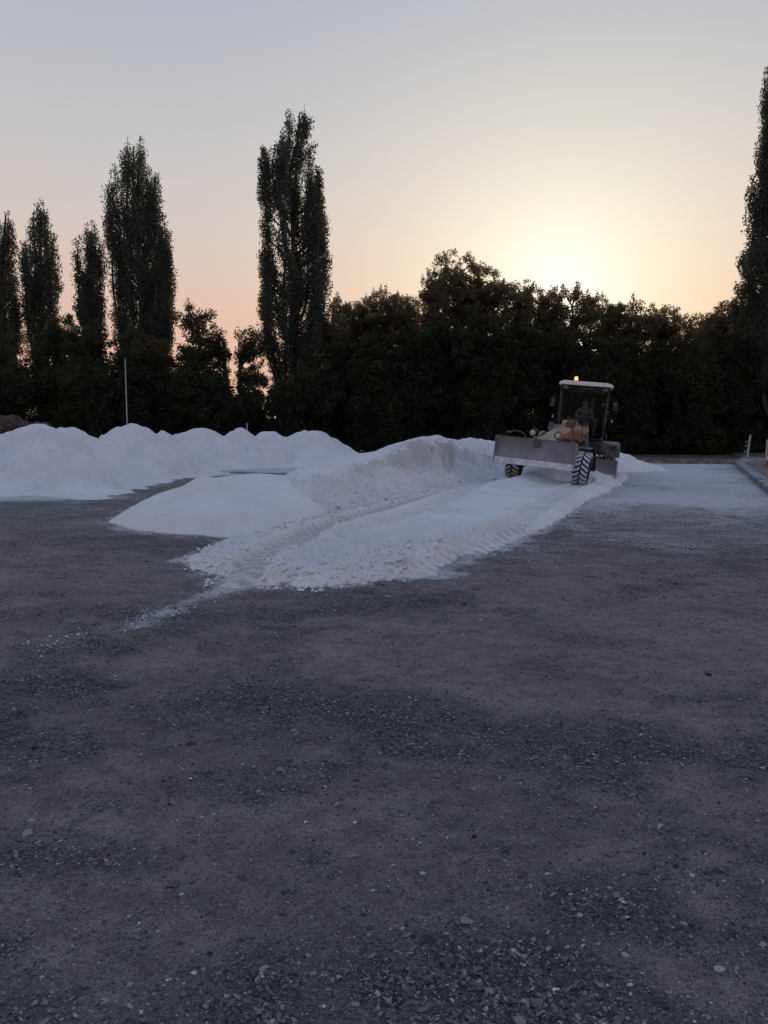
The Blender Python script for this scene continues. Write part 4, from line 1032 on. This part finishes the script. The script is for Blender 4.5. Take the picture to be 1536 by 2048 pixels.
m = MB(); m.box((0, 4.02, 2.935), (1.5, 1.5, .035)); m.build("roof_lining", P_dark, rf)
for s_ in (-1, 1):
    m = MB(); m.box((s_ * .62, CYF - .16, 2.86), (.15, .10, .10)); wl_ = m.build("work_light", P_grey, G, bevel=.012); m = MB(); m.box((s_ * .62, CYF - .213, 2.86), (.12, .008, .075)); m.build("lens", P_dull, wl_)
    m = MB(); m.tube([(s_ * .66, CYF - .12, 2.98), (s_ * .66, CYF - .12, 3.13)], .012, 6); m.build("antenna_stub", M_black, G)
    m = MB(); m.tube([(s_ * .72, CYF - .05, 1.98), (s_ * .92, CYF - .12, 1.98)], .012, 6); ar = m.build("indicator", M_black, G); m = MB(); m.box((s_ * .93, CYF - .13, 1.90), (.06, .05, .10)); m.build("lens", P_amber, ar, bevel=.01)
    m = MB(); m.tube([(s_ * .74, CYF - .04, 2.5), (s_ * .98, CYF - .25, 2.58), (s_ * .98, CYF - .25, 2.48)], .012, 6); mr = m.build("mirror", M_black, G); m = MB(); m.box((s_ * .98, CYF - .26, 2.36), (.16, .03, .26)); m.build("mirror_head", P_dark, mr, bevel=.01)
m = MB(); m.lathe([(.06, 3.08), (.075, 3.10), (.06, 3.11)], (-.33, CYF + .02, 0), 'Z', 16); bc = m.build("beacon", M_black, G)
m = MB(); m.lathe([(.055, 3.105), (.058, 3.19), (.04, 3.225), (.001, 3.235)], (-.33, CYF + .02, 0), 'Z', 16); m.build("beacon_dome", P_beacon, bc, smooth=True)
m = MB(); m.sphere((-.33, CYF - .045, 3.165), .028); m.build("beacon_bulb", P_core, bc, smooth=True)
m = MB(); m.tube([(.05, CYF + .12, 1.25), (.05, CYF + .28, 1.86)], .05, 8); m.box((.05, CYF + .22, 1.86), (.26, .10, .14)); sc_ = m.build("steering_column", P_dark, G, bevel=.01)
m = MB(); c0 = Vector((.05, CYF + .36, 1.93)); u1 = Vector((1, 0, 0)); u2 = Vector((0, .8, .6)) 
m.tube([c0 + (u1 * cos(a) + u2 * sin(a)) * .20 for a in np.linspace(0, 2 * pi, 25)], .016, 8, caps=False); m.tube([c0 - u1 * .2, c0 + u1 * .2], .012, 6); m.build("steering_wheel", M_black, sc_, smooth=True)
m = MB(); m.box((0.05, 4.22, 1.56), (.48, .48, .12)); m.box((.05, 4.48, 1.92), (.46, .12, .66), (R(-6), 0, 0)); m.box((.05, 4.22, 1.38), (.34, .34, .28)); m.build("driver_seat", P_seat, G, bevel=.035)
for s_ in (-1, 1):
    m = MB()
    for k in range(4): m.tube([(s_ * .38 + .05 * k * s_ * .5, CYF + .30, 1.4), (s_ * .38 + .05 * k * s_ * .5, CYF + .26, 1.92)], .009, 6); m.sphere((s_ * .38 + .05 * k * s_ * .5, CYF + .26, 1.94), .022, 8, 6)
    m.build("control_levers", P_grey, G)
# engine hood, rear fenders, tandem cases, steps
m = MB(); m.prism([(-.55, .95), (-.55, 1.75), (-.45, 1.90), (.45, 1.90), (.55, 1.75), (.55, .95)], 4.86, 6.9, axis='Y'); hd = m.build("engine_hood", P_paint, G, bevel=.02)
m = MB()
for k in range(7): m.box((0, 6.91, 1.1 + k * .1), (.8, .03, .05))
m.build("grille", P_dark, hd)
m = MB(); m.tube([(.3, 5.6, 1.85), (.3, 5.6, 2.5), (.3, 5.72, 2.6)], .05, 12); m.build("exhaust", P_dark, hd, smooth=True)
m = MB(); m.box((0, 5.4, .72), (1.0, 3.2, .40)); m.build("rear_frame", P_dark, G, bevel=.02)
for s_ in (-1, 1):
    m = MB(); m.box((s_ * .74, 5.25, .52), (.20, 1.6, .34)); m.build("tandem_case", P_dark, G, bevel=.05)
    m = MB(); m.prism([(3.98, .72), (3.95, .95), (4.05, 1.14), (4.25, 1.18), (6.4, 1.18), (6.5, 1.05), (6.46, 1.04), (6.38, 1.13), (4.27, 1.13), (4.09, 1.10), (4.0, .94), (4.02, .72)], s_ * .80, s_ * 1.34); fd = m.build("rear_fender", P_grey, G, bevel=.012)
    m = MB(); m.box((s_ * 1.05, 3.965, 1.03), (.34, .03, .12)); m.build("tail_lamp_box", P_dark, fd, bevel=.01)
    m = MB(); m.box((s_ * .80, 3.75, .55), (.22, .24, .025)); m.box((s_ * .80, 3.75, .80), (.22, .22, .025)); m.tube([(s_ * .72, 3.66, .54), (s_ * .74, 3.62, 1.6)], .014, 6); m.tube([(s_ * .90, 3.8, .54), (s_ * .90, 3.8, 1.1), (s_ * .80, 3.72, 1.5)], .016, 6); m.build("steps", P_grey, G)
m = MB(); m.box((.62, 3.15, 1.02), (.34, .5, .42)); m.tube([(.62, 2.9, 1.25), (.62, 2.9, 1.33)], .04, 8); m.box((.66, 2.89, 1.10), (.18, .012, .06)); m.build("battery_box", P_dark, G, bevel=.02)

# ---- the machine is bent at its articulation joint: everything behind it is turned a little towards the camera
ART = Matrix.Translation((.14, 2.95, 0)) @ Matrix.Rotation(R(12.5), 4, 'Z') @ Matrix.Translation((0, -2.95, 0))
REAR = ('cab_', 'windscreen', 'side_window', 'rear_window', 'work_light', 'antenna', 'indicator', 'mirror', 'beacon', 'steering_column', 'driver_seat', 'control', 'engine', 'rear_', 'tandem', 'steps', 'battery')
bpy.context.view_layer.update()
for o in list(G.children):
    if o.name.startswith(REAR) or (o.name.startswith('wheel') and o.location.y > 3): o.matrix_local = ART @ o.matrix_local

# ---- driver
def skin_person():
    P_ = [((0, 0, .0), .15), ((0, .02, .22), .145), ((0, .03, .42), .17), ((0, .02, .52), .10), ((0, .0, .60), .058), ((0, -.02, .70), .088), ((0, -.03, .80), .088), ((0, -.02, .87), .05),   # 0-7 spine to crown
          ((-.19, .03, .49), .068), ((-.27, -.05, .27), .050), ((-.20, -.30, .26), .040), ((-.15, -.37, .29), .034),      # 8-11 arm
          ((.19, .03, .49), .068), ((.27, -.04, .27), .050), ((.17, -.30, .26), .040), ((.13, -.37, .29), .034),
          ((-.11, -.02, -.03), .10), ((-.14, -.46, .0), .072), ((-.14, -.52, -.38), .048), ((-.14, -.62, -.42), .045),
          ((.11, -.02, -.03), .10), ((.14, -.46, .0), .072), ((.14, -.52, -.38), .048), ((.14, -.62, -.42), .045)]
    E_ = [(0, 1), (1, 2), (2, 3), (3, 4), (4, 5), (5, 6), (6, 7), (3, 8), (8, 9), (9, 10), (10, 11), (3, 12), (12, 13), (13, 14), (14, 15), (0, 16), (16, 17), (17, 18), (18, 19), (0, 20), (20, 21), (21, 22), (22, 23)]
    n0 = len(P_)                                    # five separate fingers on each hand
    for hnd, sg in ((11, 1), (15, -1)):
        b0 = Vector(P_[hnd][0])
        for k in range(4):
            o_ = Vector(((k - 1.5) * .021, 0, 0)); i = len(P_)
            P_ += [(tuple(b0 + o_ + Vector((0, -.05, .015))), .010), (tuple(b0 + o_ + Vector((0, -.075, -.01 - .003 * k))), .009), (tuple(b0 + o_ + Vector((0, -.055, -.03))), .008)]
            E_ += [(hnd, i), (i, i + 1), (i + 1, i + 2)]
        i = len(P_); P_ += [(tuple(b0 + Vector((sg * .035, -.02, .0))), .011), (tuple(b0 + Vector((sg * .04, -.05, -.01))), .009)]; E_ += [(hnd, i), (i, i + 1)]
    me = bpy.data.meshes.new("person"); me.from_pydata([p for p, r_ in P_], E_, [])
    o = bpy.data.objects.new("person_src", me); col.objects.link(o)
    sk = o.modifiers.new("skin", 'SKIN'); ss_ = o.modifiers.new("sub", 'SUBSURF'); ss_.levels = 1; ss_.render_levels = 1
    for i, (p, r_) in enumerate(P_): me.skin_vertices[0].data[i].radius = (r_, r_)
    me.skin_vertices[0].data[0].use_root = True
    dg = bpy.context.evaluated_depsgraph_get(); me2 = bpy.data.meshes.new_from_object(o.evaluated_get(dg)); me2.name = "person"
    bpy.data.objects.remove(o)
    return me2
skin = mat_plain("weathered_skin", (0.27, 0.17, 0.13), 0.6, 0, .1); cloth = mat_plain("grey_work_jacket", (0.15, 0.155, 0.17), 0.9, 0, .2); trs = mat_plain("dark_trousers", (0.03, 0.035, 0.05), 0.9); hair = mat_plain("dark_cap_cloth", (0.02, 0.02, 0.022), 0.8)
pm = skin_person(); pm.materials.clear()
for m_ in (skin, cloth, trs): pm.materials.append(m_)
for p_ in pm.polygons:
    c = p_.center; p_.use_smooth = True
    p_.material_index = 2 if c.z < .06 and True else (0 if (c.z > .565 or (c.y < -.33 and c.z > .2)) else 1)
driver = bpy.data.objects.new("person", pm); col.objects.link(driver)
GM = Matrix.Translation(G.location) @ G.rotation_euler.to_matrix().to_4x4()
driver.matrix_world = GM @ ART @ Matrix.Translation((.05, 4.20, 1.70))
tag(driver, "driver in grey jacket and dark cap seated at the wheel inside the dark grader cab", "person")
m = MB(); m.sphere((0, -.015, .825), (.094, .10, .075), 16, 10); m.prism([(-.10, .80), (-.19, .79), (-.19, .80), (-.10, .82)], -.065, .065); m.build("cap", hair, driver, bevel=0, smooth=True)
m = MB(); m.add([(-.012, -.105, .735), (.012, -.105, .735), (0, -.135, .70), (0, -.105, .775), (0, -.10, .69)], [(0, 2, 3), (2, 1, 3), (0, 4, 2), (4, 1, 2)]); m.build("nose", skin, driver, smooth=True)
m = MB()
for s_ in (-1, 1):
    m = MB(); m.sphere((s_ * .032, -.098, .765), .011, 8, 6); m.build("eye", hair, driver, smooth=True)
    m = MB(); m.sphere((s_ * .088, -.02, .74), (.012, .022, .032), 8, 6); m.build("ear", skin, driver, smooth=True)
m = MB(); m.box((0, -.103, .672), (.045, .01, .008)); m.build("mouth", mat_plain("lips", (.25, .10, .09), .6), driver)

# ------------------------------------------------------------------ stones, clods, small things on the ground
def scatter(name, X, Y, S, tint, mat, rs, flat=0.6, sink=0.25, zfun=None, label=None):
    base = np.array([(1, 0, 0), (-.95, .1, 0), (.05, 1, .1), (0, -1, -.1), (.1, 0, .8), (0, .1, -.8), (.62, .62, .35), (-.6, -.62, .3)], float)
    F0 = np.array([(0, 6, 4), (6, 2, 4), (2, 1, 4), (1, 7, 4), (7, 3, 4), (3, 0, 4), (2, 6, 5), (6, 0, 5), (1, 2, 5), (7, 1, 5), (3, 7, 5), (0, 3, 5)])
    n = len(X); V = base[None] * (1 + 0.20 * rs.normal(size=(n, 8, 3)))
    V = V * np.stack([S * rs.uniform(.8, 1.3, n), S * rs.uniform(.6, 1.0, n), S * flat * rs.uniform(.6, 1.2, n)], 1)[:, None, :]
    a = rs.random(n) * 2 * pi; tl = rs.normal(size=n) * .3
    c, s_ = np.cos(a), np.sin(a); x = V[..., 0] * c[:, None] - V[..., 1] * s_[:, None]; y = V[..., 0] * s_[:, None] + V[..., 1] * c[:, None]
    z = V[..., 2] + x * tl[:, None]
    zg = (zfun or (lambda p, q: ground_full(p, q)[0]))(X, Y)
    V = np.stack([x + X[:, None], y + Y[:, None], z + (zg + S * flat * (0.8 - 2 * sink))[:, None]], -1).reshape(-1, 3)
    F = (F0[None] + (np.arange(n) * 8)[:, None, None]).reshape(-1, 3)
    o = mesh_np(name, V, F, mat, None, False, {'tint': np.repeat(tint, 8, axis=0)})
    return tag(o, label, "gravel" if label else None, kind='stuff')
rs = np.random.default_rng(77)
def cand(n, r0, r1, pw):
    u = rs.random(n); r = (r0 ** (1 - pw) + u * (r1 ** (1 - pw) - r0 ** (1 - pw))) ** (1 / (1 - pw))
    a = R(-30) + rs.random(n) * R(60); return r * np.sin(a), r * np.cos(a), r
X, Y, rr = cand(430000, 1.6, 16, 1.25)
Lm = loose_mask(X, Y); off = poly_sd(X, Y, STRIP) < 0.05
k = (rs.random(len(X)) < 0.22 + 0.50 * Lm ** 1.2) & off & (poly_sd(X, Y, HEAPF) < 0)
X, Y, rr, Lm = X[k], Y[k], rr[k], Lm[k]
S = 0.00145 * np.exp(rs.normal(size=len(X)) * 0.58) * (0.85 + 0.45 * Lm) * (1 + rr / 3.6); S = np.minimum(S, .012)
big = rs.random(len(X)) < .014; S[big] *= 2.1; g0 = np.exp(rs.normal(size=len(X)) * 0.55)
tint = np.stack([0.104 * g0, 0.097 * g0, 0.099 * g0], 1)
u = rs.random(len(X)); pale = u < 0.022; tan = (u > .03) & (u < .06)
tint[pale] = np.array([.30, .30, .31]) * rs.uniform(.6, 1.4, (pale.sum(), 1)); tint[tan] = np.array([.15, .12, .095]) * rs.uniform(.7, 1.3, (tan.sum(), 1))
scatter("gravel", X, Y, S, np.clip(tint, 0, .7), M_stone, rs, label="loose dark cinder gravel with scattered pale chips over the yard")
M_clod = mat_tint("sand_clod", 1.0)
u = rs.random(26000); Xc, Yc, rc = cand(60000, 7, 24, 1.2)
sdv = poly_sd(Xc, Yc, STRIP)
onstrip = (sdv > -0.12) & (rs.random(len(Xc)) < 0.80 * ss(12.5, 9, rc) * ss(1.5, .0, np.abs(sdv)) + 0.05)
for T, w in ((TR_L, .24), (TR_R, .24), (TR_M, .2)):
    o_, s__, L__ = line_sd(Xc, Yc, T); onstrip &= ~((np.abs(o_) < w) & (rs.random(len(Xc)) < .93))
Xc, Yc, rc = Xc[onstrip], Yc[onstrip], rc[onstrip]
Sc = np.clip(0.010 * np.exp(rs.normal(size=len(Xc)) * 0.65), .004, .07)
tc_ = np.array([.60, .605, .62]) * rs.uniform(.85, 1.1, (len(Xc), 1))
o = scatter("sand_clods", Xc, Yc, Sc, tc_, M_clod, rs, 0.75, .25, lambda p, q: np.maximum(strip_z(p, q)[0], ground_z(p, q)), "small broken clods of pale sand on the spread strip")
o['category'] = "sand clods"
# clods shed from the cut face, and crumbs along the drag trail
Xf, Yf, rf_ = cand(90000, 11, 30, 1.001); o_, s__, L__ = line_sd(Xf, Yf, FACE); sb = poly_sd(Xf, Yf, BANKP)
k = (np.abs(o_) < 1.3) & (rs.random(len(Xf)) < .5 * ss(1.1, .0, np.abs(o_ - .1)) ** 1.5) & (sb > -0.6)
Xf, Yf = Xf[k], Yf[k]; Sf = np.clip(0.012 * np.exp(rs.normal(size=len(Xf)) * 0.6), .006, .09); tf = np.array([.52, .515, .51]) * rs.uniform(.8, 1.12, (len(Xf), 1))
o = scatter("sand_clods", Xf, Yf, Sf, tf, M_clod, rs, .75, .25, lambda p, q: np.maximum(bank_z(p, q)[0], strip_z(p, q)[0]), "beige clods fallen from the cut face of the long sand bank"); o['category'] = "sand clods"
t = rs.random(5000); TRn = np.array(TRAIL); seg = (t * (len(TRn) - 1)); i0 = seg.astype(int); fr = seg - i0; P_ = TRn[i0] * (1 - fr)[:, None] + TRn[np.minimum(i0 + 1, len(TRn) - 1)] * fr[:, None]
P_ = P_ + rs.normal(size=P_.shape) * 0.12; k = rs.random(len(t)) < 1.0 * (1 - t) ** 1.2 * np.clip(.5 + 1.3 * fbm(P_[:, 0], P_[:, 1], 2.2, 3, 31), 0, 1); P_ = P_[k]
o = scatter("sand_crumbs", P_[:, 0], P_[:, 1], np.clip(.006 * np.exp(rs.normal(size=len(P_)) * .5), .003, .02), np.array([.5, .51, .53]) * np.ones((len(P_), 1)), M_clod, rs, .6, .3, None, "white sand crumbs along the dragged trail"); o['category'] = "sand crumbs"

M_dk = mat_plain("dark_clinker", (0.018, 0.018, 0.022), 0.9, 0, .4, 30); M_gs = mat_plain("grey_stone", (0.22, 0.22, 0.215), 0.9, 0, .3, 20); M_ws = mat_plain("pale_stone", (0.27, 0.27, 0.275), 0.85, 0, .2, 20); M_ts = mat_plain("tan_stone", (0.24, 0.18, 0.14), 0.9, 0, .3, 20)
for i, (px, py, wpx, mt, lb) in enumerate([(778, 1196, 15, M_gs, "rounded grey stone on the dark ground just below the spread sand"), (948, 1671, 17, M_dk, "black clinker lump right of centre in the foreground"),
        (1417, 1347, 20, M_dk, "flat black lump at the right, below the pale dusty patch"), (1382, 1091, 7, M_dk, "tiny black stone on the pale dusty patch at the right"), (527, 1937, 24, M_gs, "flat pale grey stone near the bottom, left of centre"),
        (515, 1966, 20, M_ts, "reddish tan stone just below the flat pale grey one"), (1252, 1911, 20, M_ws, "flat white stone at the lower right, left of the pointed sliver"), (1438, 1941, 26, M_ws, "pointed white stone sliver near the lower right corner"),
        (543, 1610, 11, M_gs, "grey stone on the left of a tight cluster in the left foreground"), (551, 1605, 10, M_gs, "small grey stone at the right of the tight cluster in the left foreground"), (62, 1637, 13, M_ws, "white squared chip near the left edge"),
        (404, 1634, 12, M_ws, "white flake left in a pair below the dark twig"), (428, 1628, 12, M_ws, "white flake right in a pair below the dark twig"), (262, 1410, 8, M_dk, "black lump in the loose gravel band at the left"), (1024, 1532, 12, M_dk, "black lump above right of the curled twig"),
        (568, 1784, 14, M_dk, "black lump left of the lower centre"), (702, 1530, 0, M_dk, ""), (961, 1241, 13, M_ws, "white oblong chip lying below the tyre prints"), (905, 1129, 0, M_ws, "")]):
    if not wpx: continue
    X_, Y_ = gp(px, py); r_ = wpx / 2 * math.hypot(X_, Y_) / FPX * 1.05; z_ = float(ground_full(np.array([X_]), np.array([Y_]))[0][0])
    rock("stone", (X_, Y_, z_ + r_ * .12), (r_, r_ * .7, r_ * .42), 50 + i, mt, lb, "stone", "single stones on the yard")
def twig(pts, r, label, seed):
    P = []
    for px, py, h in pts:
        X_, Y_ = gp(px, py); P.append(Vector((X_, Y_, h + float(ground_full(np.array([X_]), np.array([Y_]))[0][0]))))
    m = MB(); m.tube(P, [r * (1 - .5 * k / len(P)) for k in range(len(P))], 7); m.tube([P[1], P[1] + Vector((.01, .012, .008))], r * .6, 5)
    return tag(m.build("twig", M_bark, smooth=True), label, "twig")
twig([(401, 1544, .004), (408, 1552, .01), (420, 1559, .012), (434, 1562, .01), (446, 1563, .004), (451, 1558, .006)], .0032, "thin dark twig lying in the left foreground", 1)
twig([(1008, 1700, .003), (1016, 1703, .006), (1022, 1697, .02), (1031, 1695, .026), (1036, 1702, .012), (1042, 1703, .003)], .0022, "small curled twig right of the centre foreground", 2)
